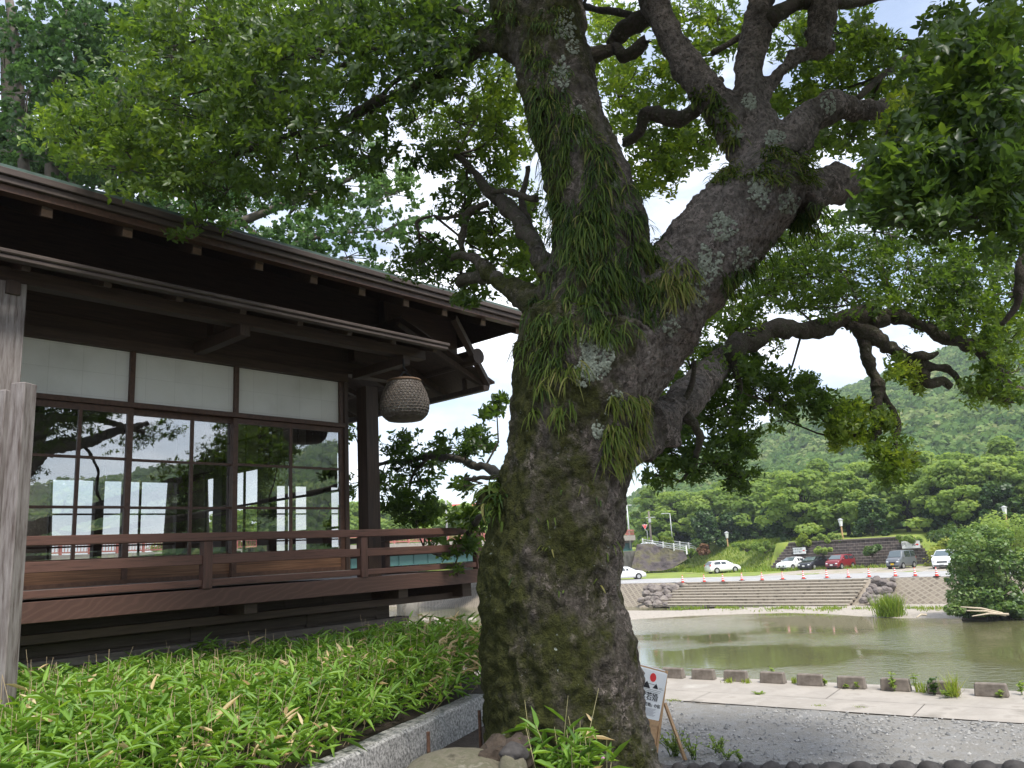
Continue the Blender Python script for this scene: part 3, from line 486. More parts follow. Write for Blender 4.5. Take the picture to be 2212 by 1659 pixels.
# ---------------------------------------------------------------- granite kerb, boulder, stones, stakes, low wall
k0 = onz(1047, 1500, .5)[:2]; k1 = onz(712, 1652, .5)[:2]; kd = (k1-k0)/np.linalg.norm(k1-k0); kn = np.array([-kd[1], kd[0]])
if kn @ np.array([0, -1]) < 0 and kn[0] < 0: kn = -kn
kn = kn if kn[0] > 0 else -kn
def kerb(a, b_, lab):
    m = MB(); n_ = 14; vs = []
    for i in range(n_+1):
        s_ = a+(b_-a)*i/n_
        for (q, z) in ((-.15, .2), (-.15, .495), (-.012, .5), (.006, .485), (.02, .36), (.016, .2)):
            w_ = .008*noise.noise(Vector((s_*7, q*20, z*9))); p = k0+kd*s_+kn*(q+w_); vs.append((p[0], p[1], z+w_))
    fs = [(i*6+j, i*6+(j+1) % 6, (i+1)*6+(j+1) % 6, (i+1)*6+j) for i in range(n_) for j in range(6)]+[(5, 4, 3, 2, 1, 0), tuple(n_*6+j for j in range(6))]
    return props(m.add(vs, fs).build('granite_kerb', M['granite'], smooth=False), lab, 'kerb stone', 'granite kerb round the bamboo grass bed')
kerb(-.02, 1.30, 'long rough granite kerb stone ending beside the tree trunk'); kerb(1.312, 2.6, 'shorter visible granite kerb stone cut by the bottom of the picture')
bo = at(985, 1660, 4.55); B_ = MB().rock((bo[0], bo[1], .26), (.42, .5, .33), 4, .12, 3).build('flat_boulder', M['boulder'], smooth=True); props(B_, 'flat rounded boulder lying in front of the granite kerb', 'boulder')
q = at(1122, 1632, 4.42); props(MB().rock(tuple(q), (.085, .09, .10), 3, .45, 8).build('brown_rock', M['brownstone']), 'brown angular rock at the foot of the tree', 'rock')
q = at(1075, 1618, 4.62); props(MB().rock((q[0], q[1], q[2]-.08), (.13, .12, .12), 3, .5, 18).build('brown_rock', M['soil']), 'dark low rock between kerb end and tree trunk', 'rock')
q = at(1108, 1664, 4.05); Z = empty('stone_stub', (q[0], q[1], q[2]-.25), 0, 'small stone stub with a slate coloured cap beside the boulder', 'stone')
MB().rock((0, 0, .17), (.075, .075, .2), 3, .18, 5).build('stub_body', M['boulder'], Z, True); MB().rock((.012, .012, .325), (.062, .062, .045), 3, .3, 6).build('stub_cap', M['cobble'], Z, True)
for i, (px, py, lab) in enumerate(((926, 1625, 'rusty iron stake in front of the kerb, nearer one'), (1037, 1575, 'rusty iron stake in front of the kerb near the tree'))):
    q = at(px, py, 4.95 if i == 0 else 5.35); props(MB().tube([(q[0], q[1], .1), (q[0], q[1], q[2]+.11)], .011, 7).build('rusty_stake', M['rust']), lab, 'stake', 'rusty stakes at the kerb')
LW = empty('low_stone_wall', (0, 0, 0), 0, 'low dark wall topped with rounded cobbles along the bottom edge', 'wall')
wa = onz(1395, 1655, .32)[:2]; wb_ = onz(2330, 1652, .32)[:2]; wd_ = (wb_-wa)/np.linalg.norm(wb_-wa); wl = np.linalg.norm(wb_-wa)
m = MB(); nn_ = np.array([-wd_[1], wd_[0]])
m.prism([tuple(wa-nn_*.35), tuple(wb_-nn_*.35), tuple(wb_+nn_*.1), tuple(wa+nn_*.1)], -.2, .302); m.build('wall_body', M['cobble'], LW)
s_ = .03; i = 0
while s_ < wl:
    r = random.uniform(.04, .085); p = wa+wd_*(s_+r)+nn_*random.uniform(-.02, .04)
    o = MB().rock((p[0], p[1], .295), (r, r*.9, .034+r*.2), 3, .14, i+30).build('cobble', M['cobble'], LW, True); s_ += 2*r*random.uniform(.92, 1.15); i += 1
# ---------------------------------------------------------------- far bank: parking ground, stairs, walls, embankment
B0 = np.array([15.5, 81.1]); be = np.array([.737, -.676]); bn = np.array([.676, .737])
LOT = -2.0
def fb(e, n, z): p = B0+be*e+bn*n; return (p[0], p[1], z)
def fen(p): d = np.array(p[:2])-B0; return d @ be, d @ bn
FYAW = math.atan2(be[1], be[0])
def toe(e): return 23.2 if e > -2 else 23.2+min(1, (-2-e)/18)*14
def hfar(e, n):
    t_ = toe(e); hi = 1.1+.9*min(1, max(0, (n-t_)/25))
    wdt = .4 if -1.5 < e < 14.3 else 8.0
    u = min(1, max(0, (n-t_+(.2 if wdt < 1 else 2))/wdt)); u = u*u*(3-2*u)
    return LOT+(hi-LOT)*u+.04*noise.noise(Vector((e*.3, n*.3, 5)))
m = MB(); es = np.concatenate([np.arange(-120, -30, 6), np.arange(-30, 40, 1.0), np.arange(40, 171, 8)]); ns = np.concatenate([np.arange(9, 22, 1.6), np.arange(22, 24.4, .2), np.arange(24.6, 60, 2), [70, 90, 130]])
vs = [fb(e, n, hfar(e, n)) for e in es for n in ns]; k = len(ns)
m.add(vs, [(i*k+j, (i+1)*k+j, (i+1)*k+j+1, i*k+j+1) for i in range(len(es)-1) for j in range(k-1)])
M['bankgr'] = pm('embankment_grass', [(.17, .15, .055), (.17, .23, .04), (.25, .29, .055), (.15, .21, .035)], .35, 7, .95, .4, 4, bdist=.08)
struct(m.build('embankment', M['bankgr'], smooth=True))
sheet('parking_ground', [fb(-120, 0, LOT+.012), fb(150, 0, LOT+.012), fb(150, 9.2, LOT+.012), fb(-120, 9.2, LOT+.012)], M['asphalt'])
sheet('parking_verge', [fb(2, 9.0, LOT+.004), fb(150, 9.0, LOT+.004), fb(150, 19.5, LOT+.05), fb(4, 21, LOT+.05)], pm('dusty_verge', [(.30, .255, .205), (.37, .325, .27), (.2, .2, .08)], .5, 7, .95))
m = MB()
for e0, e1, n0, w_ in ((-30, 60, 1.0, .14), (-12, 7, 4.0, .14), (-14, -6, 6.4, .12)): m.add([fb(e0, n0, LOT+.018), fb(e1, n0, LOT+.018), fb(e1, n0+w_, LOT+.018), fb(e0, n0+w_, LOT+.018)], [(0, 1, 2, 3)])
for e in (-9, -6.2, -3.4): m.add([fb(e, 1.3, LOT+.018), fb(e+.14, 1.3, LOT+.018), fb(e+1.6, 4, LOT+.018), fb(e+1.46, 4, LOT+.018)], [(0, 1, 2, 3)])
for e in (3, 5.7, 8.4, 11.1, 13.8, 16.5, 19.2): m.add([fb(e, 9.5, LOT+.03), fb(e+.12, 9.5, LOT+.03), fb(e+.12, 13, LOT+.04), fb(e, 13, LOT+.04)], [(0, 1, 2, 3)])
struct(m.build('parking_markings', M['white']))
# concrete stairs down to the river
ST_ = empty('river_stairs', (0, 0, 0), 0, 'wide concrete stairs going down from the parking ground to the river', 'stairs'); m = MB(); ms = MB(); NS = 9; rise = 1.9/NS
E0, E1 = .6, 18.3
for i in range(NS):
    z = LOT-.0-rise*i; n0 = -.45-.55*i; ex = i*.18
    m.add([fb(E0-ex, n0-.03, z-rise), fb(E1-.4-ex*.2, n0-.03, z-rise), fb(E1-.4-ex*.2, n0+.6, z-rise), fb(E0-ex, n0+.6, z-rise), fb(E0-ex, n0-.03, z-.05), fb(E1-.4-ex*.2, n0-.03, z-.05), fb(E1-.4-ex*.2, n0+.6, z-.05), fb(E0-ex, n0+.6, z-.05)], [(0,3,2,1),(4,5,6,7),(0,1,5,4),(1,2,6,5),(2,3,7,6),(3,0,4,7)])
    ms.add([fb(E0-ex, n0-.05, z-.048), fb(E1-.4-ex*.2, n0-.05, z-.048), fb(E1-.4-ex*.2, n0+.58, z-.048), fb(E0-ex, n0+.58, z-.048), fb(E0-ex, n0-.05, z), fb(E1-.4-ex*.2, n0-.05, z), fb(E1-.4-ex*.2, n0+.58, z), fb(E0-ex, n0+.58, z)], [(0,3,2,1),(4,5,6,7),(0,1,5,4),(1,2,6,5),(2,3,7,6),(3,0,4,7)])
m.add([fb(16.6, -4.7, -4.3), fb(19.25, -4.2, -4.3), fb(19.25, -.15, LOT-.05), fb(17.6, -.4, LOT-.05)], [(0, 1, 2, 3)]); m.add([fb(-2.5, -4.75, -4.3), fb(.9, -4.75, -4.3), fb(.9, -.3, LOT-.04), fb(-2.5, -.3, LOT-.04)], [(0, 1, 2, 3)]); m.build('stair_risers', M['stepc'], ST_); ms.build('stair_treads', M['nosing'], ST_)
def slab_uv(name, P, su, sv, mat, lab, cat):
    me = bpy.data.meshes.new(name); me.from_pydata(P, [], [(0, 1, 2, 3)]); uv = me.uv_layers.new(); 
    for i, c_ in enumerate(((0, 0), (su, 0), (su, sv), (0, sv))): uv.data[i].uv = c_
    me.update(); o = link(name, me, mat); return props(o, lab, cat)
slab_uv('river_revetment', [fb(-75, -4.6, -4.4), fb(-1.2, -4.6, -4.4), fb(-1.2, -.02, LOT), fb(-75, -.02, LOT)], 73.8, 5.2, M['lattice'], 'sloping diamond block revetment left of the river stairs', 'revetment')
slab_uv('river_revetment', [fb(19.2, -3.6, -4.4), fb(110, -3.6, -4.4), fb(110, -.02, LOT), fb(19.2, -.02, LOT)], 90, 4.4, M['lattice'], 'sloping diamond block revetment right of the river stairs', 'revetment')
# rocks either side of the stairs
def rocks(lst, where):
    for i, (px, py, r) in enumerate(lst):
        o = np.array(fb(0, -.3, LOT)); nv_ = np.array([-bn[0]*.36, -bn[1]*.36, .93]); q = onpl(px, py, o, nv_); r_ = r*np.linalg.norm(q-CAM)/FPX
        w_ = random.uniform(.95, 1.2); o = MB().rock(tuple(q), (r_*w_, r_*.9, r_*.85), 3, .28, i*3+len(where)).build('riprap_rock', M['riprap'])
        props(o, 'grey brown boulder in the heap '+where, 'rock', 'boulders heaped '+where)
zx = lambda x, y: (1261.8+x*.2315, 1042.4+y*.2315)
rocks([zx(x, y)+(r*.2315,) for x, y, r in ((582, 988, 28), (630, 980, 38), (672, 1000, 52), (737, 972, 34), (775, 990, 30), (798, 958, 18), (840, 992, 46), (885, 955, 32), (582, 1038, 40), (632, 1045, 20), (690, 1060, 50), (770, 1025, 34), (735, 1032, 20), (540, 1098, 32), (600, 1085, 30), (660, 1095, 44), (745, 1095, 44), (790, 1070, 34), (596, 1130, 34), (690, 1135, 44), (760, 1140, 26))], 'left of the river stairs')
zy = lambda x, y: (1700.8+x*.2315, 1042.4+y*.2315)
rocks([zy(x, y)+(r*.2315,) for x, y, r in ((840, 925, 52), (905, 935, 44), (970, 960, 38), (985, 905, 24), (800, 975, 34), (860, 1020, 46), (920, 1010, 44), (780, 1035, 36), (800, 1080, 42), (860, 1080, 34), (715, 1100, 34), (820, 1120, 42), (950, 1060, 30), (760, 1000, 26), (745, 1050, 30), (720, 1060, 22))], 'right of the river stairs')
# gravel bar with grass fringe
barp = [(1300, 1344), (1380, 1337), (1500, 1329), (1600, 1326), (1700, 1323), (1790, 1326), (1850, 1331), (1930, 1336), (2050, 1337), (2160, 1337), (2400, 1345)]
fr = [onz(x, y, -3.97) for x, y in barp]; bk_ = [onz(x, y, -3.85) for x, y in ((1300, 1319), (1380, 1319), (1470, 1319), (1560, 1314), (1700, 1309), (1790, 1308), (1850, 1308), (1930, 1306), (2050, 1305), (2160, 1305), (2400, 1300))]
m = MB(); k = len(fr); vs = []
for t_ in (0, .15, .4, .7, 1): vs += [tuple(f*(1-t_)+b_*t_+np.array([0, 0, -.08 if t_ == 0 else (.06*math.sin(t_*3))])) for f, b_ in zip(fr, bk_)]
m.add(vs, [(r*k+i, r*k+i+1, (r+1)*k+i+1, (r+1)*k+i) for r in range(4) for i in range(k-1)]); struct(m.build('gravel_bar', M['bar'], smooth=True))
# dark block retaining wall
slab = [fb(-1.9, 22.4, LOT-.1), fb(16.5, 22.4, LOT-.1), fb(14.2, 23.5, 1.0), fb(.6, 23.5, 1.0)]
WL = empty('block_retaining_wall', (0, 0, 0), 0, 'dark stepped block retaining wall behind the parked cars', 'wall')
m = MB(); nr = 10
for i in range(nr):
    z0 = LOT-.05+i*.305; f_ = i/nr; e0 = -1.9+f_*2.6; e1 = 16.6-f_*2.4; n0 = 22.4+i*.1
    m.add([fb(e0, n0, z0), fb(e1, n0, z0), fb(e1, n0+.9, z0), fb(e0, n0+.9, z0), fb(e0, n0+.02, z0+.27), fb(e1, n0+.02, z0+.27), fb(e1, n0+.9, z0+.27), fb(e0, n0+.9, z0+.27), fb(e0, n0+.05, z0+.3), fb(e1, n0+.05, z0+.3), fb(e1, n0+.9, z0+.3), fb(e0, n0+.9, z0+.3)], [(0,1,5,4),(1,2,6,5),(3,0,4,7),(4,5,9,8),(5,6,10,9),(7,4,8,11),(8,9,10,11)])
me_o = m.build('wall_blocks', M['brickw'], WL); me = me_o.data; uv = me.uv_layers.new()
for lp in me.loops:
    co = me.vertices[lp.vertex_index].co; e_, n_ = fen(co); uv.data[lp.index].uv = (e_, co.z-LOT+.05)
MB().add([fb(.6, 23.2, 1.0), fb(14.3, 23.2, 1.0), fb(14.3, 24, 1.0), fb(.6, 24, 1.0), fb(.6, 23.2, 1.14), fb(14.3, 23.2, 1.14), fb(14.3, 24, 1.14), fb(.6, 24, 1.14)], [(0,3,2,1),(4,5,6,7),(0,1,5,4),(1,2,6,5),(2,3,7,6),(3,0,4,7)]).build('wall_coping', M['kerbc'], WL)
# writing
def text(body, size, mat, parent, loc, rot, name='lettering', ext=.002, align='CENTER', sx_=1):
    cu = bpy.data.curves.new('t', 'FONT'); cu.body = body; cu.size = size; cu.align_x = align; cu.align_y = 'CENTER'; cu.extrude = ext
    o = bpy.data.objects.new('t', cu); COL.objects.link(o); bpy.context.view_layer.update()
    me = bpy.data.meshes.new_from_object(o.evaluated_get(bpy.context.evaluated_depsgraph_get())); bpy.data.objects.remove(o); bpy.data.curves.remove(cu)
    r = link(name, me, mat, parent); r.location = loc; r.rotation_euler = rot; r.scale = (sx_, 1, 1); return r
def sign(px, py, wpx, hpx, lines, lab):
    n_ = 22.75; o = np.array(fb(0, 22.75, 0)); q = onpl(px, py, o, np.array([bn[0], bn[1], 0])); d = np.linalg.norm(q-CAM); e_, _ = fen(q)
    wd, hd = wpx*d/FPX/.95, hpx*d/FPX; s = empty('direction_sign', tuple(q-np.array([bn[0], bn[1], 0])*.25), FYAW, lab, 'sign', 'white direction signs on the block wall')
    MB().box(-wd/2, wd/2, 0, .05, -hd/2, hd/2).build('sign_board', M['white'], s, bevel=.01); f = MB()
    f.box(-wd/2-.02, wd/2+.02, .051, .4, -.04, .04).build('sign_bracket', M['steel'], s)
    ax = wd*.36; aw = wd*.09
    MB().add([(ax-aw, -.006, -aw*.35), (ax, -.006, -aw*.35), (ax, -.006, -aw*.75), (ax+aw*.95, -.006, 0), (ax, -.006, aw*.75), (ax, -.006, aw*.35), (ax-aw, -.006, aw*.35)], [(0, 1, 2, 3, 4, 5, 6)]).build('red_arrow', M['signred'], s)
    for body, sz_, x, z, c_ in lines: text(body, hd*sz_, M[c_], s, (wd*x, -.004, hd*z), (rad(90), 0, 0))
sign(1728.5, 1189.5, 25, 12.5, (('おはらい町', .34, -.14, .2, 'ink'), ('おかげ横丁', .34, -.14, -.22, 'ink')), 'small white sign with two text lines and a red arrow, under the yellow-green bush')
sign(1969, 1176.5, 31, 13.5, (('内　宮', .62, -.1, .05, 'ink'), ('Naiku', .16, -.1, -.34, 'greyink')), 'larger white sign with two big characters and a red arrow, above the grey van')
# traffic cones
def cone():
    c_ = empty('traffic_cone'); MB().box(-.2, .2, -.2, .2, 0, .035).build('cone_base', M['black'], c_)
    f = lambda z: .15-.12*z/.72
    b_ = MB()
    for z0, z1 in ((.036, .19), (.27, .36), (.45, .52), (.61, .72)): b_.lathe([(f(z0), z0), (f(z1), z1)], n=12)
    b_.build('cone_body', M['red'], c_, False); w_ = MB()
    for z0, z1 in ((.1905, .2695), (.3605, .4495), (.5205, .6095)): w_.lathe([(f(z0), z0), (f(z1), z1)], n=12)
    w_.build('cone_stripes', M['white'], c_); return c_
CONE = cone(); cpx = [(1475, 1259, 1), (1521.5, 1257.6, 1), (1562, 1256.5, 1), (1603, 1254, 1), (1646.5, 1253.7, 1), (1691, 1252, 1), (1736, 1250.7, 1), (1786.5, 1249, 1), (1833, 1248, 1), (1878, 1247, 1), (1934.6, 1245.4, 1), (1977.5, 1245, 1), (2024, 1245.2, 1), (1350, 1233.5, 0), (1366, 1233.5, 0)]
words = ['first', 'second', 'third', 'fourth', 'fifth', 'sixth', 'seventh', 'eighth', 'ninth', 'tenth', 'eleventh', 'twelfth', 'thirteenth']
for i, (px, py, kx) in enumerate(cpx):
    q = onz(px, py, LOT+.02)
    lab = ('red and white traffic cone, %s from the left along the parking edge' % words[i]) if kx else ('red and white traffic cone far off before the underpass, %s' % ('left one' if i == 13 else 'right one'))
    c_ = CONE if i == 0 else dup(CONE); c_.location = tuple(q); c_.rotation_euler = (0, 0, i*.7); props(c_, lab, 'traffic cone', 'traffic cones along the parking edge' if kx else 'traffic cones before the underpass')
# ---------------------------------------------------------------- cars (x = length, front at +x)
def car(name, lab, pmat, prof, Lc, Wc, belt, loc, yaw, plate='white', grp='cars on the parking ground', wr=.31, kind='hatch', lights=True):
    """prof: (x, top z, roof half-width factor or 0) stations from rear to front; glass runs from the belt line to the roof"""
    c_ = empty(name, loc, yaw, lab, 'car', grp); hw = Wc/2; zb = .2
    X = [p[0] for p in prof]; k = 9
    def sec(x, zt, rf):
        bz = min(belt, zt-.02); 
        endf = 1-.10*max(0, (abs(x)-Lc*.36)/(Lc*.14))**2
        w_ = hw*endf
        if rf: return [(w_*.9, zb), (w_, zb+.18), (w_, bz*.62), (w_*.985, bz), (w_*(.985+rf)/2, (bz+zt)/2), (w_*rf, zt-.07), (w_*rf*.86, zt-.012), (w_*.4, zt), (0, zt+.006)]
        return [(w_*.9, zb), (w_, zb+.18), (w_, bz*.62), (w_*.985, bz-.03), (w_*.95, bz), (w_*.88, zt-.015), (w_*.7, zt), (w_*.4, zt+.012), (0, zt+.016)]
    m = MB(); rows = []
    for x, zt, rf in prof:
        h = sec(x, zt, rf); rows.append([(x, y, z) for y, z in h]+[(x, -y, z) for y, z in h[-2::-1]])
    n_ = len(rows[0]); vs = [p for r in rows for p in r]
    fs = [(i*n_+j, i*n_+j+1, (i+1)*n_+j+1, (i+1)*n_+j) for i in range(len(rows)-1) for j in range(n_-1)]
    fs += [tuple(range(n_-1, -1, -1)), tuple((len(rows)-1)*n_+j for j in range(n_))]; fs += [tuple(i*n_ for i in range(len(rows)))[::1]+tuple(i*n_+n_-1 for i in range(len(rows)-1, -1, -1))]
    body = m.add(vs, fs).build('car_body', pmat, c_); me = body.data
    bm = bmesh.new(); bm.from_mesh(me); bmesh.ops.recalc_face_normals(bm, faces=bm.faces); bm.to_mesh(me); bm.free()
    for p in me.polygons: p.use_smooth = True
    # glass patches 6 mm proud of the body
    cab = [i for i, p in enumerate(prof) if p[2]]
    for sg in (1, -1):
        g_ = MB()
        for i in cab[:-1]:
            if prof[i+1][2] == 0: continue
            a_, b_ = prof[i], prof[i+1]; L0, H0 = np.array(sec(*a_)[3:6]), np.array(sec(*b_)[3:6])
            x0 = a_[0]+.05; x1 = b_[0]-.05
            if x1-x0 < .2: continue
            g_.add([(x0, sg*(L0[0][0]-.0+.004), L0[0][1]+.03), (x1, sg*(H0[0][0]+.004), H0[0][1]+.03), (x1, sg*(H0[1][0]+.012), H0[1][1]), (x1, sg*(H0[2][0]+.006), H0[2][1]-.02), (x0, sg*(L0[2][0]+.006), L0[2][1]-.02), (x0, sg*(L0[1][0]+.012), L0[1][1])], [(0, 1, 2, 5), (5, 2, 3, 4)] if sg < 0 else [(5, 2, 1, 0), (4, 3, 2, 5)])
        if g_.v: g_.build('side_window', M['carglass'], c_)
    i = cab[-1]; a_, b_ = prof[i], prof[i+1]; wt = hw*a_[2]*.86; wb2 = hw*.86
    MB().add([(a_[0]+.04, -wt, a_[1]-.02), (a_[0]+.04, wt, a_[1]-.02), (b_[0]-.02, wb2, b_[1]+.045), (b_[0]-.02, -wb2, b_[1]+.045), (a_[0]+.04+.02, -wt, a_[1]+.0), (a_[0]+.06, wt, a_[1]), (b_[0], wb2, b_[1]+.06), (b_[0], -wb2, b_[1]+.06)], [(4, 7, 6, 5), (0, 1, 2, 3), (0, 4, 5, 1), (1, 5, 6, 2), (2, 6, 7, 3), (3, 7, 4, 0)]).build('windscreen', M['screen'], c_)
    i = cab[0]; a_, b_ = prof[i-1], prof[i]; wt = hw*b_[2]*.84
    MB().add([(b_[0]-.05, -wt, b_[1]-.03), (b_[0]-.05, wt, b_[1]-.03), (a_[0]-.02, hw*.8, belt+.03), (a_[0]-.02, -hw*.8, belt+.03), (b_[0]-.08, -wt, b_[1]-.03), (b_[0]-.08, wt, b_[1]-.03), (a_[0]-.05, hw*.8, belt+.03), (a_[0]-.05, -hw*.8, belt+.03)], [(0, 1, 2, 3), (7, 6, 5, 4), (0, 4, 5, 1), (1, 5, 6, 2), (2, 6, 7, 3), (3, 7, 4, 0)]).build('rear_window', M['carglass'], c_)
    wb = Lc*.3
    for x in (wb, -wb):
        for sg in (1, -1):
            y0, y1 = sg*(hw-.18), sg*(hw+.012); tw = MB()
            tw.tube([(x, y0, wr), (x, y1, wr)], wr, 18); W_ = tw.build('wheel', M['black'], c_)
            rm = MB().tube([(x, sg*(hw+.0125), wr), (x, sg*(hw+.02), wr)], wr*.66, 14); rm.build('wheel_rim', M['alloy'], W_)
            ar = MB().tube([(x, sg*(hw-.1), wr+.02), (x, sg*(hw+.004), wr+.02)], wr*1.18, 18); ar.build('wheel_arch', M['black'], c_)
        xf = X[-1]
    xr, xf = X[0], X[-1]; hz = prof[-2][1]*.86
    for sg in (1, -1):
        MB().rock((xf-.16, sg*hw*.70, hz), (.2, .19, .085), 2, .05, 1).build('headlight', M['lamp'], c_, True)
        MB().rock((xr+.09, sg*hw*.80, belt*.93), (.12, .12, .15), 2, .05, 1).build('tail_light', M['tail'], c_, True)
        mx_ = a_[0]*0+prof[cab[-1]+1][0]-.25
        MB().rock((mx_, sg*(hw+.07), belt+.07), (.07, .1, .065), 2, .05, 2).build('wing_mirror', pmat, c_, True)
    MB().box(xf-.08, xf+.02, -hw*.45, hw*.45, hz-.16, hz-.02).build('grille', M['black'], c_, bevel=.02); MB().box(xf-.05, xf+.022, -hw*.75, hw*.75, .22, .34).build('lower_intake', M['black'], c_, bevel=.02)
    MB().box(xf+.023, xf+.035, -.165, .165, .40, .565).build('number_plate', M[plate], c_); MB().box(xr-.03, xr-.015, -.165, .165, .62, .785).build('number_plate', M['white'], c_)
    return c_
HATCH = [(-2.0, .80, 0), (-1.93, 1.0, 0), (-1.5, 1.40, .74), (-.55, 1.46, .76), (.15, 1.44, .76), (.35, 1.41, .75), (1.12, .98, 0), (1.7, .84, 0), (1.95, .68, 0), (2.03, .5, 0)]
SEDAN = [(-2.25, .75, 0), (-2.2, .98, 0), (-1.55, 1.06, 0), (-.85, 1.42, .72), (-.1, 1.46, .75), (.3, 1.43, .74), (1.1, 1.0, 0), (1.85, .88, 0), (2.15, .7, 0), (2.25, .5, 0)]
KEIVAN = [(-1.69, .9, 0), (-1.67, 1.1, 0), (-1.55, 1.74, .86), (-.6, 1.78, .87), (.5, 1.78, .87), (.78, 1.74, .86), (1.14, 1.10, 0), (1.5, .98, 0), (1.66, .82, 0), (1.7, .5, 0)]
KEI = [(-1.72, .85, 0), (-1.68, 1.02, 0), (-1.45, 1.5, .80), (-.5, 1.55, .81), (.3, 1.53, .81), (.5, 1.49, .8), (1.08, 1.02, 0), (1.5, .92, 0), (1.68, .72, 0), (1.73, .5, 0)]
WAGON = [(-2.3, .9, 0), (-2.26, 1.1, 0), (-2.0, 1.62, .80), (-.8, 1.70, .82), (.2, 1.68, .82), (.45, 1.62, .81), (1.15, 1.12, 0), (2.0, 1.02, 0), (2.26, .85, 0), (2.33, .5, 0)]
pw = paint('white_car_paint', (.78, .78, .78)); pk = paint('black_car_paint', (.012, .012, .016)); prd = paint('dark_red_car_paint', (.20, .012, .018)); pg = paint('grey_car_paint', (.12, .13, .145))
def carpos(px, py): q = onz(px, py, LOT+.03); return (q[0], q[1], q[2])
yaw_n = math.atan2(-bn[1], -bn[0])
car('parked_car', 'white hatchback standing alone on the grass verge, seen from behind', pw, HATCH, 4.0, 1.7, .98, carpos(1562, 1237), rad(14))
car('parked_car', 'white sedan half hidden behind the big tree trunk', pw, SEDAN, 4.5, 1.78, .98, carpos(1352, 1252), rad(4))
car('parked_car', 'white sedan parked beside the black car, facing the river', pw, SEDAN, 4.5, 1.78, .98, carpos(1716, 1230.5), yaw_n-.22)
car('parked_car', 'black car parked between the white and the red car', pk, HATCH, 4.2, 1.76, .98, carpos(1761, 1230), yaw_n-.22)
car('parked_car', 'dark red compact car parked right of the black car', prd, KEI, 3.5, 1.66, 1.0, carpos(1817, 1228.5), yaw_n-.2, wr=.29)
car('parked_car', 'tall grey van with a yellow number plate under the larger sign', pg, KEIVAN, 3.4, 1.5, 1.08, carpos(1949, 1227.5), yaw_n-.2, 'yellow', wr=.29)
car('parked_car', 'white estate car partly behind the riverside bush', pw, WAGON, 4.6, 1.9, 1.1, carpos(2047, 1226.5), yaw_n+.1, wr=.36)
q = at(1408, 1166.5, 122); car('passing_car', 'white car on the upper road behind the guard rail', pw, HATCH, 4.0, 1.7, .98, (q[0], q[1], q[2]-1.75), rad(-30), grp='cars on the upper road')
# ---------------------------------------------------------------- the big old tree
TREE = empty('old_tree', tuple(at(1238, 1640, 5.13)*np.array([1, 1, 0])+np.array([0, 0, .28])), 0, 'huge old mossy evergreen tree with a forked trunk standing beside the teahouse', 'tree')
TO = np.array(TREE.location)
def tdep(px, py, Y, leaf=False):
    if px < 1090 and py > 850 and Y > 7.5: return Y*1.25
    if px > 1400 and py > 480 and Y >= 7.2: return Y*1.1
    if leaf and px > 1780 and 20 < py < 520 and 6.25 < Y < 6.75: return Y*.62
    return Y*.87
def nodes(lst, off=TO):
    P = []; R = []
    for px, py, Y, r in lst:
        Y = tdep(px, py, Y); P.append(at(px, py, Y)-off); R.append(r*Y/FPX)
    return P, R
def smooth_path(P, R, per=5):
    P = np.array(P); R = np.array(R); n_ = len(P); t_ = np.linspace(0, n_-1, (n_-1)*per+1); o = []; r_ = []
    for q in t_:
        i = min(int(q), n_-2); f = q-i; p0 = P[max(i-1, 0)]; p1 = P[i]; p2 = P[i+1]; p3 = P[min(i+2, n_-1)]
        o.append(.5*((2*p1)+(-p0+p2)*f+(2*p0-5*p1+4*p2-p3)*f*f+(-p0+3*p1-3*p2+p3)*f**3)); r_.append(R[i]*(1-f)+R[i+1]*f)
    return o, r_
big = MB()
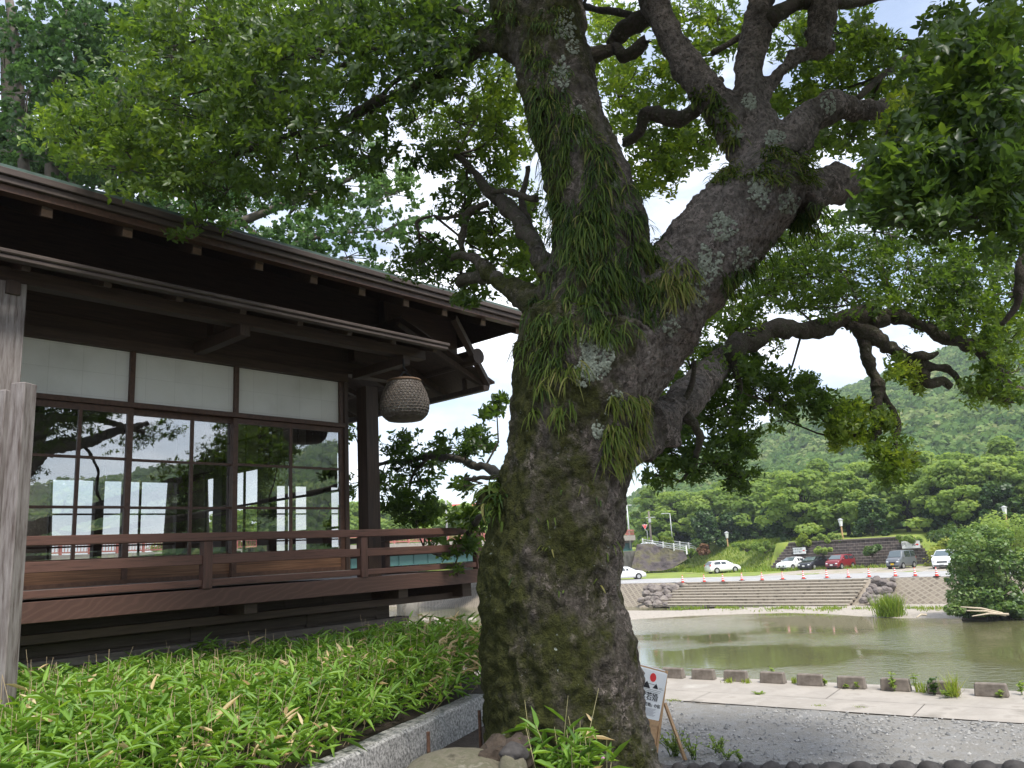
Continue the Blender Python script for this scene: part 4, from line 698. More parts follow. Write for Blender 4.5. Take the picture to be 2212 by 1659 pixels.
for lst in (
    [(1250, 1760, 5.9, 205), (1243, 1660, 5.9, 172), (1228, 1560, 5.9, 168), (1214, 1460, 5.9, 166), (1200, 1380, 5.9, 160), (1190, 1290, 5.9, 151), (1194, 1200, 5.9, 149), (1210, 1100, 5.9, 142), (1228, 1000, 5.9, 140), (1242, 900, 5.92, 148), (1266, 800, 5.95, 165), (1290, 720, 5.98, 168)],
    [(1290, 1480, 5.8, 80), (1330, 1570, 5.75, 75), (1352, 1680, 5.7, 80)], [(1150, 1500, 5.85, 70), (1120, 1580, 5.75, 60), (1105, 1680, 5.7, 66)],
    [(1300, 1000, 6.05, 70), (1330, 880, 6.0, 80), (1375, 780, 6.0, 88), (1400, 720, 6.0, 95)],
    [(1285, 740, 5.98, 140), (1288, 640, 5.95, 124), (1296, 540, 5.92, 114), (1278, 420, 5.95, 106), (1238, 310, 6.0, 96), (1210, 210, 6.05, 91), (1187, 110, 6.1, 97), (1160, 10, 6.2, 118), (1140, -90, 6.3, 112), (1110, -240, 6.4, 90)],
    [(1290, 800, 6.0, 125), (1390, 720, 6.0, 108), (1468, 622, 5.98, 102), (1548, 518, 5.98, 108), (1630, 428, 6.0, 106), (1685, 355, 6.0, 82)],
    [(1650, 390, 6.05, 70), (1596, 290, 6.1, 52), (1530, 200, 6.15, 44), (1460, 100, 6.2, 38), (1410, 0, 6.3, 34), (1360, -120, 6.4, 30)],
    [(1665, 370, 6.05, 70), (1635, 280, 6.1, 54), (1615, 190, 6.15, 34), (1630, 80, 6.2, 36), (1648, -20, 6.3, 34), (1660, -120, 6.4, 30)],
    [(1690, 350, 6.05, 62), (1730, 275, 6.1, 44), (1790, 232, 6.2, 40), (1850, 238, 6.3, 28), (1950, 235, 6.5, 25), (2060, 262, 6.8, 22), (2150, 300, 7.1, 18), (2260, 330, 7.4, 15)],
    [(1640, 220, 6.15, 24), (1690, 150, 6.2, 19), (1740, 114, 6.25, 24), (1800, 104, 6.3, 16)], [(1762, 118, 6.25, 26), (1768, 60, 6.3, 36), (1782, -20, 6.3, 34), (1795, -120, 6.3, 28)],
    [(1710, 440, 6.05, 70), (1790, 400, 6.3, 44), (1890, 400, 6.7, 34), (2000, 360, 7.1, 26), (2120, 330, 7.6, 18)],
    [(1180, 660, 6.05, 48), (1110, 628, 6.4, 27), (1072, 605, 6.6, 20), (1040, 570, 6.8, 15)], [(1190, 600, 6.0, 34), (1150, 520, 6.5, 20), (1100, 445, 6.9, 14)],
    [(1110, 110, 6.15, 34), (1060, 90, 6.3, 26), (960, 150, 6.7, 21), (850, 215, 7.0, 17)], [(1090, 60, 6.2, 26), (1010, 90, 6.5, 15), (940, 105, 6.8, 12)],
    [(1080, 1080, 6.0, 50), (1040, 1075, 6.15, 32)], [(1330, 960, 6.1, 60), (1420, 950, 6.5, 34), (1460, 945, 6.6, 28)], [(1350, 930, 6.3, 60), (1450, 890, 6.9, 42), (1530, 810, 7.3, 36), (1580, 760, 7.5, 30)],
    ):
    P, R = nodes(lst); P, R = smooth_path(P, R, 4); big.tube(P, R, 18)
tr = big.build('trunk_raw', None)
md = tr.modifiers.new('r', 'REMESH'); md.mode = 'VOXEL'; md.voxel_size = .0165; md.use_smooth_shade = True
ms_ = tr.modifiers.new('s', 'SMOOTH'); ms_.iterations = 14; ms_.factor = .5
bpy.context.view_layer.update(); tme = bpy.data.meshes.new_from_object(tr.evaluated_get(bpy.context.evaluated_depsgraph_get())); bpy.data.objects.remove(tr)
nv = len(tme.vertices); co = np.empty(nv*3, np.float32); tme.vertices.foreach_get('co', co); co = co.reshape(-1, 3); no = np.empty(nv*3, np.float32); tme.vertices.foreach_get('normal', no); no = no.reshape(-1, 3)
def nz3(p, s, st=(1, 1, 1), off=0): return noise.noise(Vector((p[0]*s*st[0]+off, p[1]*s*st[1], p[2]*s*st[2])))
disp = np.empty(nv)
for i in range(nv):
    p = co[i]; a_ = nz3(p, 3.2, (1, 1, .6)); b_ = nz3(p, 9, (1, 1, .5), 5); c_ = nz3(p, 22, (1, 1, .8), 9); lump = abs(nz3(p, 5.5, (1, 1, .9), 21))
    d_ = nz3(p, 38, (1, 1, .8), 3); fis = 1-min(1, abs(nz3(p, 7, (1.3, 1.3, .45), 33))*5); disp[i] = .03*a_-.04*lump+.02*b_+.02*c_+.011*d_-.022*fis*(.5+.5*nz3(p, 2, (1, 1, 1), 50))
rr_ = np.clip((co[:, 2]+.3)/4.5, 0, 1); disp *= (1.15-.35*rr_)
co2 = co+no*disp[:, None]; tme.vertices.foreach_set('co', co2.astype(np.float32).ravel()); tme.update()
trunk = link('trunk', tme, M['bark'], TREE, True)
tbv = BVHTree.FromPolygons([tuple(v) for v in (co2+TO)], [tuple(p.vertices) for p in tme.polygons])
# smaller limbs
lim = []
def limb(lst, name='branch', parent=None, mat='limb'):
    P, R = nodes(lst); R = [q*(.82 if q > .03 else .95) for q in R]; P, R = smooth_path(P, R, 9); P = np.array(P)
    for i in range(1, len(P)-1): P[i] += np.array(noise.noise_vector(Vector(P[i]*2.3)))*R[i]*1.0+np.array(noise.noise_vector(Vector(P[i]*7)))*R[i]*.35; R[i] *= 1+.3*noise.noise(Vector(P[i]*6))
    lim.append(P+TO); o = MB().tube(P, R, 14).build(name, M[mat], parent or TREE, True); rr_ = np.repeat(R, 14)
    for v, q in zip(o.data.vertices, rr_):
        p = v.co; d = (p-Vector(P[v.index//14])).normalized(); v.co = p+d*float(q)*(.34*noise.noise(p*9)+.26*noise.noise(p*21)-.3*max(0, noise.noise(p*5+Vector((7, 0, 0))))+.5*max(0, noise.noise(p*3.3+Vector((3, 3, 3)))-.25))
    return o
for lst in (
    [(1570, 768, 7.45, 29), (1640, 728, 7.6, 27), (1720, 712, 7.7, 25), (1790, 706, 7.8, 24), (1850, 690, 7.8, 26), (1900, 676, 7.8, 24), (1935, 672, 7.8, 22), (1970, 700, 7.8, 17), (2010, 718, 7.8, 17), (2080, 742, 7.8, 17), (2130, 770, 7.8, 15), (2180, 830, 7.8, 11), (2230, 850, 7.8, 8)],
    [(1835, 700, 7.8, 22), (1880, 725, 7.8, 21), (1930, 752, 7.8, 19), (1970, 782, 7.8, 17), (2000, 790, 7.8, 15), (2040, 795, 7.8, 11), (2065, 815, 7.8, 8), (2085, 845, 7.8, 7), (2130, 858, 7.8, 5), (2190, 870, 7.8, 3)],
    [(1870, 740, 7.8, 17), (1878, 775, 7.8, 16), (1884, 800, 7.8, 13), (1894, 832, 7.8, 18), (1896, 850, 7.8, 17), (1893, 880, 7.8, 12), (1893, 910, 7.8, 11), (1893, 935, 7.8, 13), (1878, 946, 7.8, 11), (1850, 945, 7.8, 6), (1825, 950, 7.8, 4)],
    [(1905, 838, 7.8, 6), (1912, 855, 7.8, 7), (1928, 880, 7.8, 6), (1936, 905, 7.8, 9), (1938, 922, 7.8, 8), (1930, 945, 7.8, 6), (1935, 965, 7.8, 4), (1940, 990, 7.8, 3.5), (1990, 1010, 7.8, 2)],
    [(1893, 940, 7.8, 6), (1883, 965, 7.8, 5), (1892, 985, 7.8, 5), (1910, 1000, 7.8, 4), (1920, 1030, 7.8, 2)],
    [(1990, 792, 7.8, 14), (2000, 815, 7.8, 13), (2012, 830, 7.8, 14), (2040, 826, 7.8, 10), (2055, 835, 7.8, 10)], [(1960, 780, 7.8, 12), (1975, 768, 7.75, 12), (2010, 768, 7.7, 9), (2025, 762, 7.7, 4)],
    [(1990, 825, 7.8, 5), (1960, 800, 7.8, 4), (1950, 790, 7.8, 3)], [(1330, 100, 6.6, 12), (1290, 110, 6.6, 16), (1230, 130, 6.7, 14), (1180, 150, 6.9, 10)],
    [(1560, 170, 6.3, 10), (1500, 235, 6.4, 24), (1440, 258, 6.5, 25), (1395, 250, 6.6, 22), (1375, 290, 6.7, 18), (1345, 310, 6.8, 14)], [(1400, 40, 6.5, 26), (1345, 70, 6.6, 30), (1335, 100, 6.6, 22), (1355, 125, 6.5, 20), (1395, 90, 6.4, 17)],
    [(1390, 45, 6.5, 10), (1330, 20, 6.6, 10), (1260, 12, 6.8, 7)], [(1340, 105, 6.6, 14), (1290, 120, 6.6, 18), (1245, 150, 6.7, 13)], [(1650, 50, 6.2, 26), (1720, 15, 6.3, 22), (1800, 5, 6.4, 18), (1870, 4, 6.5, 12), (2000, -30, 6.6, 6)],
    [(1600, 95, 6.4, 8), (1700, 30, 6.6, 7), (1540, 115, 6.4, 8), ], [(1850, 215, 7.0, 10), (1990, 100, 7.4, 8), (2080, 60, 7.6, 5)],
    # left: twisted limbs above the eave
    [(1075, 610, 6.6, 24), (1045, 600, 6.9, 20), (1010, 602, 7.2, 15), (992, 615, 7.4, 8)], [(1048, 580, 6.8, 22), (1030, 560, 7.0, 15), (1005, 548, 7.1, 12), (975, 556, 7.2, 9)],
    [(1165, 545, 6.4, 20), (1110, 455, 6.9, 24), (1060, 410, 7.2, 16), (1020, 375, 7.5, 11), (985, 335, 7.8, 7)], [(1160, 430, 6.6, 9), (1100, 415, 6.9, 8), (1060, 412, 7.1, 6)], [(1150, 500, 6.8, 14), (1130, 430, 6.9, 10), (1140, 360, 7.0, 7)],
    [(1050, 440, 7.1, 9), (1012, 455, 7.3, 13), (1002, 490, 7.3, 10), (995, 520, 7.3, 9), (1000, 540, 7.3, 5)], [(1012, 460, 7.3, 6), (960, 470, 7.4, 4), (935, 465, 7.5, 3), (900, 480, 7.6, 5), (905, 505, 7.6, 3)],
    # left: long boughs over the roof
    [(870, 205, 6.9, 17), (790, 235, 7.3, 14), (700, 275, 7.7, 12), (600, 300, 8.1, 10), (480, 345, 8.5, 7), (340, 400, 8.9, 4)], [(950, 100, 6.8, 12), (860, 85, 7.1, 10), (760, 65, 7.4, 8), (640, 90, 7.7, 6), (480, 80, 8.0, 4), (330, 110, 8.2, 2.5)],
    [(860, 90, 7.1, 8), (770, 120, 7.3, 7), (680, 180, 7.6, 6), (560, 215, 8.0, 5), (430, 280, 8.3, 3), (240, 330, 8.6, 2)], [(930, 120, 6.8, 9), (880, 160, 7.0, 7), (830, 205, 7.2, 6), (760, 290, 7.6, 4), (640, 330, 7.8, 3)], [(1040, 40, 6.4, 9), (950, 10, 6.8, 8), (800, -20, 7.2, 6), (600, -30, 7.6, 5)],
    [(760, 120, 7.3, 5), (650, 110, 7.6, 4), (500, 180, 8, 3), (300, 230, 8.4, 2)],
    # behind the trunk, low over the river
    [(1100, 1030, 6.6, 16), (1040, 1008, 8.2, 10), (985, 990, 9.4, 9), (945, 985, 10.2, 9), (900, 992, 11.0, 8), (850, 998, 11.8, 6), (790, 1010, 12.4, 4)], [(1090, 1090, 6.8, 12), (1030, 1125, 8.4, 8), (980, 1195, 9.6, 6), (940, 1196, 10.2, 5), (915, 1180, 10.6, 3)], [(1080, 1030, 6.6, 8), (1035, 1033, 7.2, 5), (1005, 1035, 7.6, 3)],
    [(930, 985, 10.4, 5), (890, 1030, 11.0, 4), (880, 1090, 11.2, 2.5)],
    [(1480, 890, 6.9, 14), (1510, 940, 7.1, 10), (1500, 1000, 7.2, 7), (1470, 1040, 7.2, 4)], [(1580, 770, 7.4, 12), (1600, 850, 7.4, 9), (1590, 930, 7.4, 6), (1600, 990, 7.4, 4)], [(1450, 900, 7, 9), (1490, 840, 7.0, 7), (1500, 780, 7.0, 5)],
    [(2150, 300, 7.1, 16), (2235, 265, 6.1, 17), (2200, 230, 5.1, 17), (2110, 290, 4.7, 13), (2020, 350, 4.65, 8), (1930, 400, 4.6, 5)], [(2200, 230, 5.1, 10), (2160, 130, 4.8, 8), (2110, 60, 4.7, 5)], [(2110, 290, 4.7, 7), (2090, 400, 4.65, 5), (2130, 460, 4.6, 3)], [(2150, 140, 4.8, 5), (2050, 160, 4.75, 3.5), (2000, 200, 4.7, 2)],
    [(2240, 268, 6.15, 13), (2236, 380, 6.4, 12), (2212, 500, 6.6, 11), (2205, 600, 6.6, 12), (2190, 660, 6.7, 9), (2160, 700, 6.8, 6)],
    ): limb(lst)
LP = np.concatenate(lim)
# crown: whorls of leaves at the ends of twigs, clump by clump: (px, py, rx, ry, Y, depth, number of whorls, tone)
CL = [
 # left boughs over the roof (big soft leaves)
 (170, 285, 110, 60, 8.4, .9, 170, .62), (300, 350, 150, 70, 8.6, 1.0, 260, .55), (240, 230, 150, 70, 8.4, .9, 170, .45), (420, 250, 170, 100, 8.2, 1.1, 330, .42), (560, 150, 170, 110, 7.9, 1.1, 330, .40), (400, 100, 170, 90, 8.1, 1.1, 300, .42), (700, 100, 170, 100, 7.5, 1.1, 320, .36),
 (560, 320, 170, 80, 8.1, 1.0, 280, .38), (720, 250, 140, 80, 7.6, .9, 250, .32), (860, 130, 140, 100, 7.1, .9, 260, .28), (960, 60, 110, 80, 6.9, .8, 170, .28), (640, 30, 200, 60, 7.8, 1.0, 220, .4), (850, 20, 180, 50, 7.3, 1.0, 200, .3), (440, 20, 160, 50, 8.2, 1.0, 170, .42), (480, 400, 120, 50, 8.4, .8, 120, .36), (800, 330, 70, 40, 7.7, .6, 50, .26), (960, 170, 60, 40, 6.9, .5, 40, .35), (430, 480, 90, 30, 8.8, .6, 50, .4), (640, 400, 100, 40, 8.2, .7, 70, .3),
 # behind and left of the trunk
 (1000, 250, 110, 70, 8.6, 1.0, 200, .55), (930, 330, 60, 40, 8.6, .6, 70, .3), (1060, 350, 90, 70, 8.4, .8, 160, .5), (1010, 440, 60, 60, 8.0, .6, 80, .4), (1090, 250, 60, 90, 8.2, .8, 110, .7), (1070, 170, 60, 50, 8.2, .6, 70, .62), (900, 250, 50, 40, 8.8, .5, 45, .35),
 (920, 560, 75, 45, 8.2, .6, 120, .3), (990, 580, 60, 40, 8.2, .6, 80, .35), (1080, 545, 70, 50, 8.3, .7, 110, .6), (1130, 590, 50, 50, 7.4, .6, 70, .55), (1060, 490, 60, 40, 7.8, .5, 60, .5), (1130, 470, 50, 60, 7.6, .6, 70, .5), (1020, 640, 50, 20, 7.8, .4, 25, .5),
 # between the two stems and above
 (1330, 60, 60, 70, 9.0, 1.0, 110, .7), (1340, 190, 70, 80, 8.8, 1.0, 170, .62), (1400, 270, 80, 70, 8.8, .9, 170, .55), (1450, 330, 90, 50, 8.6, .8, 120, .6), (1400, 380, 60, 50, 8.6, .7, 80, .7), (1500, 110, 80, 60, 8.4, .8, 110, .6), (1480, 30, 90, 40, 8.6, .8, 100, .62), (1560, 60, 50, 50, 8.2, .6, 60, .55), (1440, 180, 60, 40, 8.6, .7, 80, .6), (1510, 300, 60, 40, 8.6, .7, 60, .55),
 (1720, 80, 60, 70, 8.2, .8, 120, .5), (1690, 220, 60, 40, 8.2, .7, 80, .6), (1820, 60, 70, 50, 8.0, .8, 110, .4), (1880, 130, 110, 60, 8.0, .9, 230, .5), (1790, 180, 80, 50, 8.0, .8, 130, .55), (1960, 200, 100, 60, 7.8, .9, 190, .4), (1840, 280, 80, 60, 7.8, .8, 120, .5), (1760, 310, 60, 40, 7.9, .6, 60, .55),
 # right: heavy foliage, canopy shade put into its low leaf tones
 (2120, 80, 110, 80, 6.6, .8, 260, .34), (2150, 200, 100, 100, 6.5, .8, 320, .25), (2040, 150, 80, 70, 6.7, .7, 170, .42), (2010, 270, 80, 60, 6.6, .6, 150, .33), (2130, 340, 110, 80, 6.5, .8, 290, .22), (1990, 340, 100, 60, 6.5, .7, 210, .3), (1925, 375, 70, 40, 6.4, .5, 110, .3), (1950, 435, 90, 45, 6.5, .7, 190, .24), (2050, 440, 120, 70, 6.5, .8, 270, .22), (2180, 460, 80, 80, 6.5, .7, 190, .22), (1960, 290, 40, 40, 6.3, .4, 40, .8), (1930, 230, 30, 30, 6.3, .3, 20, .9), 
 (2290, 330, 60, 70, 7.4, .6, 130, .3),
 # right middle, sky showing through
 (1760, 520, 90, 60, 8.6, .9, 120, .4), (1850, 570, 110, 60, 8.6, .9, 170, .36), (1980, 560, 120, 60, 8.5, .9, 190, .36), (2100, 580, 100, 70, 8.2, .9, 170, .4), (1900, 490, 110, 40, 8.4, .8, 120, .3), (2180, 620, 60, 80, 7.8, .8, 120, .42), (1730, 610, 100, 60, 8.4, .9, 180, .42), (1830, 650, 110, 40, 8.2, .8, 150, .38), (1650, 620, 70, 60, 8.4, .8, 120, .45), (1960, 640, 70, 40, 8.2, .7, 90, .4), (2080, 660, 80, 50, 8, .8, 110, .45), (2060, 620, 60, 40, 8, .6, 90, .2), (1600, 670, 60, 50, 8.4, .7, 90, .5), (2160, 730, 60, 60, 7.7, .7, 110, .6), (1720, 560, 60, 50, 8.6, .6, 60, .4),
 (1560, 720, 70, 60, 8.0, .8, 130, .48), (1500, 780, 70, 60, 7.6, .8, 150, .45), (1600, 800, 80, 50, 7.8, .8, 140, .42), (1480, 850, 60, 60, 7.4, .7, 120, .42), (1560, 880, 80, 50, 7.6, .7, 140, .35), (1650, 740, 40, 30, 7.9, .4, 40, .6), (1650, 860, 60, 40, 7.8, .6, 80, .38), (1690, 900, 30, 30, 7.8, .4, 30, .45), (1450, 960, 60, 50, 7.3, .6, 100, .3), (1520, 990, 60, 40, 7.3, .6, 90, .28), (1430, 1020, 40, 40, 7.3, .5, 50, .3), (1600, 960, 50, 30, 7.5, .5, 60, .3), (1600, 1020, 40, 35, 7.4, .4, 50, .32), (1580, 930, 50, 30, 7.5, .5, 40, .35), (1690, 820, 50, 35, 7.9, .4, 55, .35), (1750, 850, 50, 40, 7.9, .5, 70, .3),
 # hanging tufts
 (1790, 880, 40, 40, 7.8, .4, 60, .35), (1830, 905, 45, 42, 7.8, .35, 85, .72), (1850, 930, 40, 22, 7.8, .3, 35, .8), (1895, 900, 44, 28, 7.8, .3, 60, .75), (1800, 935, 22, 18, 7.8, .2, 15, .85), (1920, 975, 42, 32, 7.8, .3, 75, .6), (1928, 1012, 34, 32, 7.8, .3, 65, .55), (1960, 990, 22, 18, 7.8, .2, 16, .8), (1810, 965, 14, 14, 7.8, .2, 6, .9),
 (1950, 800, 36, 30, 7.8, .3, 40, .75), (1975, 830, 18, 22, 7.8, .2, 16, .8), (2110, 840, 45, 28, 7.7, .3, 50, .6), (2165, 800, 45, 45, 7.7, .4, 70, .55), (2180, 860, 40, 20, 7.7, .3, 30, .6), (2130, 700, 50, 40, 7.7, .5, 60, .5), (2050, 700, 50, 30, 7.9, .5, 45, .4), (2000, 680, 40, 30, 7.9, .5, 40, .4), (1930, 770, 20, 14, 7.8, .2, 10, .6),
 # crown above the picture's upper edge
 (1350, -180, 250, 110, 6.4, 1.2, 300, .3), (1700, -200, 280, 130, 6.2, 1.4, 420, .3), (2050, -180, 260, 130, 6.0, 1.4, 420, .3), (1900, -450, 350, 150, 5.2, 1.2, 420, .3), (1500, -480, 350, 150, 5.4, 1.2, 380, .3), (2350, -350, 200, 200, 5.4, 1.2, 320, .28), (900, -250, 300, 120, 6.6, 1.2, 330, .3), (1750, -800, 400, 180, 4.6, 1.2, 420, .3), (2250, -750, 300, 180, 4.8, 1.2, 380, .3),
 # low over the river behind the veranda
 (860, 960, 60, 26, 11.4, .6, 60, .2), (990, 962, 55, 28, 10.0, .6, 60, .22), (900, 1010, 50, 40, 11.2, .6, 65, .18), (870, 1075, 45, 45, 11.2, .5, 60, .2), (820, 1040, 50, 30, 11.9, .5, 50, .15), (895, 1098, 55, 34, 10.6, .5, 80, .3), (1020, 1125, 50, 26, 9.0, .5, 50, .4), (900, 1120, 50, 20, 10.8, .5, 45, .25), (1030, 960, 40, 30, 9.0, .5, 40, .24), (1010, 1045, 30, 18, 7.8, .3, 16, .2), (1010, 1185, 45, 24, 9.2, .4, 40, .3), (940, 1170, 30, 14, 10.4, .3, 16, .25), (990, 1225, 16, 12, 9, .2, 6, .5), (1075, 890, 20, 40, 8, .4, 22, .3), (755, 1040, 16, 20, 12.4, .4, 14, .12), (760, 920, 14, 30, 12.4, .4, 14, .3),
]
tw = MB(); acc = []
for (px, py, rx, ry, Y, dY, nw, tone) in CL:
    Y = tdep(px, py, Y, True); rx *= .94; nw = int(nw*(2.3 if px > 1400 and py > 480 and Y > 6 else 2.15 if px > 1280 and py > 0 else 1.8)); ang = rng.uniform(0, 2*math.pi, nw); rr = np.sqrt(rng.random(nw)); 
    # sub-clumps give gaps and an uneven outline
    nsub = max(3, nw//9); sc_ = np.stack([rng.uniform(0, 2*math.pi, nsub), np.sqrt(rng.random(nsub)), rng.uniform(-1, 1, nsub)], 1); pick = rng.integers(0, nsub, nw)
    X = px+rx*sc_[pick, 1]*np.cos(sc_[pick, 0])+rng.normal(0, rx*.13+5, nw); Yp = py+ry*sc_[pick, 1]*np.sin(sc_[pick, 0])+rng.normal(0, ry*.10+4, nw); Z = Y+dY*sc_[pick, 2]+rng.normal(0, .12, nw)
    C_ = np.array([at(a, b_, c_) for a, b_, c_ in zip(X, Yp, Z)]); subt = rng.normal(0, .09, nsub)[pick]
    big_leaf = px < 900 and py < 520
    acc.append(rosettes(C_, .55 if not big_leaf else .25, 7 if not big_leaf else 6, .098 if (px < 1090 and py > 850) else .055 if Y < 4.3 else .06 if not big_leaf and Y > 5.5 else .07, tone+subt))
    # twigs from a hub towards the sub clumps
    hub = at(px+rng.normal(0, rx*.15), py+ry*.25, Y); 
    j = np.argmin(((LP-hub)**2).sum(1)); near = LP[j]
    if np.linalg.norm(near-hub) < 1.5: tw.tube([near-TO, (near+hub)/2+rng.normal(0, .06, 3)-TO, hub-TO], [.014, .011, .008], 4, cap=False)
    for s_ in sc_[:10]:
        e_ = at(px+rx*s_[1]*math.cos(s_[0]), py+ry*s_[1]*math.sin(s_[0]), Y+dY*s_[2]); tw.tube([hub-TO, (hub+e_)/2+rng.normal(0, .05, 3)-TO, e_-TO], [.008, .006, .003], 4, cap=False)
for c_ in ((3.2, 2.6, 6.2), (2.2, 2.9, 6.6), (4.2, 3.2, 6.0), (1.2, 3.4, 7.0), (3.0, 3.7, 6.9), (1.9, 2.2, 6.9), (3.9, 2.1, 6.4)):      # unseen boughs added over the camera's right to shade the crown below
    c_ = np.array(c_); C_ = c_+rng.normal(0, .5, (230, 3))*np.array([1, 1, .5]); acc.append(rosettes(C_, .5, 7, .075, .3)); tw.tube([np.array([.95, 5.1, 5.6])-TO, (c_+np.array([.95, 5.1, 6.6]))/2-TO, c_-TO], [.07, .045, .015], 6, cap=False)
    for _ in range(14): tw.tube([c_-TO, c_+rng.normal(0, .5, 3)*np.array([1, 1, .5])-TO], [.012, .004], 3, cap=False)
tw.build('twigs', M['twig'], TREE)
P, D, Nn, Ls, Sh = [np.concatenate(x) for x in zip(*acc)]
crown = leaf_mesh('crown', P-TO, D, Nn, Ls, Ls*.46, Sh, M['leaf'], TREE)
NLEAF = len(P)
# ferns, lichen on the trunk
def hit(px, py):
    d = Vector(ray(px, py)).normalized(); r = tbv.ray_cast(Vector(CAM), d); return (np.array(r[0]), np.array(r[1])) if r[0] is not None else None
def inpoly(x, y, pg):
    c_ = False; j = len(pg)-1
    for i in range(len(pg)):
        if (pg[i][1] > y) != (pg[j][1] > y) and x < (pg[j][0]-pg[i][0])*(y-pg[i][1])/(pg[j][1]-pg[i][1])+pg[i][0]: c_ = not c_
        j = i
    return c_
def fern_patch(pg, n_, L0, L1, lab, tone=.4, wid=.0076, upright=0., patchy=.0, per=7):
    xs = [p[0] for p in pg]; ys = [p[1] for p in pg]; V = []; sh = []; fl = []; got = 0; tries = 0; n_ = int(1.6*n_/per)
    while got < n_ and tries < n_*10:
        tries += 1; x = random.uniform(min(xs), max(xs)); y = random.uniform(min(ys), max(ys))
        if not inpoly(x, y, pg) or noise.noise(Vector((x*.022, y*.016, len(pg))))+.5 < patchy: continue
        h = hit(x, y)
        if h is None: continue
        got += 1; p0, nr_ = h; nr_ = unit(nr_); dn = np.array([0, 0, -1.]); side = np.cross(nr_, dn)
        if np.linalg.norm(side) < .2: side = np.array([1., 0, 0])
        side = unit(side); tt = tone+random.gauss(0, .13); Lt = random.uniform(L0, L1)*.87; vig = random.uniform(.5, 1.4)
        for _ in range(max(2, int(per*vig))):
            Lb = Lt*random.uniform(.45, 1.1); sw = random.gauss(0, .42); out_ = random.uniform(.2, .8); wv_ = random.gauss(0, .22); b0 = len(V); tn = .97 if random.random() < .03 else tt+random.gauss(0, .1); u_ = upright*random.uniform(.3, 1.2)
            p = p0+side*random.gauss(0, .018)+np.array([0, 0, random.gauss(0, .014)]); k = 6; q = p-nr_*.012; dirv = unit(nr_*out_+side*sw+np.array([0, 0, random.uniform(.0, .7)+u_])); drop = random.uniform(.45, .95)
            wdir = unit(np.cross(dn, nr_)+.6*rvec(1)[0]); w0 = wid*random.uniform(.7, 1.25)
            for i in range(k+1):
                f = i/k; hwd = w0*.5*(math.sin(math.pi*min(1, .15+f*.85))**.6+.05)
                V.append(q+wdir*hwd); V.append(q-wdir*hwd); sh += [tn+.12*f]*2
                dirv = unit(dirv+np.array([0, 0, -drop])*(1-.5*upright)+side*wv_); q = q+dirv*Lb/k
                back = (q-p) @ nr_
                if back < .008: q = q+nr_*(.008-back)
            fl += [(b0+2*i, b0+2*i+1, b0+2*i+3, b0+2*i+2) for i in range(k)]
    if not V: return
    me = bpy.data.meshes.new('hanging_fern'); me.from_pydata([tuple(v) for v in V], [], fl); a_ = me.attributes.new('shade', 'FLOAT', 'POINT'); a_.data.foreach_set('value', np.clip(sh, 0, 1).astype(np.float32))
    o = link('hanging_fern', me, M['fern'], None, True); props(o, lab, 'fern', 'ferns growing on the old tree', 'stuff')
fern_patch([(1150, 190), (1225, 200), (1300, 310), (1345, 380), (1420, 440), (1440, 560), (1420, 690), (1370, 720), (1320, 740), (1250, 715), (1195, 700), (1180, 600), (1185, 450), (1160, 330)], 2500, .12, .27, 'long curtain of hanging strap ferns below the fork of the trunk', .34, .0078, 0, .33)
fern_patch([(1060, 0), (1220, 0), (1225, 100), (1235, 190), (1150, 200), (1090, 90)], 330, .07, .16, 'short ferns scattered on the upper left stem', .38, .0075, 0, .4)
fern_patch([(1095, 700), (1150, 640), (1200, 690), (1230, 760), (1170, 800), (1100, 770)], 260, .1, .22, 'ferns on the left bulge of the trunk beside the eave', .36)
fern_patch([(1130, 800), (1260, 770), (1270, 860), (1240, 900), (1150, 890)], 120, .14, .28, 'thin strip of yellowish ferns on the trunk below the lichen', .6, .008, 0, .45)
fern_patch([(1315, 850), (1400, 855), (1390, 940), (1350, 1010), (1300, 990), (1310, 920)], 380, .12, .25, 'dense bright tuft of ferns low on the right side of the trunk', .62)
fern_patch([(1430, 560), (1500, 560), (1510, 610), (1450, 660), (1410, 640)], 200, .14, .28, 'yellowish ferns in the notch between the two stems', .66)
fern_patch([(1560, 600), (1640, 560), (1720, 470), (1760, 430), (1790, 450), (1740, 540), (1640, 610), (1570, 650)], 400, .12, .26, 'ferns fringing the underside of the right stem', .34, .0075)
fern_patch([(1640, 320), (1760, 330), (1770, 400), (1690, 400), (1620, 380)], 300, .1, .22, 'grassy tuft of ferns in the crotch of the right stem', .5, .009, .6)
fern_patch([(1480, 360), (1600, 340), (1620, 380), (1500, 420)], 130, .08, .18, 'ferns along the top of the right stem', .5, .009, .6, .35)
fern_patch([(1470, 200), (1540, 190), (1600, 300), (1560, 330), (1510, 250)], 160, .1, .22, 'small ferns on the split of the upper limbs', .5, .013, .3)
fern_patch([(1020, 1040), (1070, 1000), (1090, 1060), (1080, 1140), (1040, 1130)], 70, .14, .26, 'spiky ferns on the dark burl left of the trunk', .36, .014, .5)
fern_patch([(1100, 1000), (1340, 1000), (1330, 1300), (1060, 1300)], 24, .06, .14, 'few stray ferns low on the trunk', .55, .009, 0, 0, 3)
lv = []; lfc = []
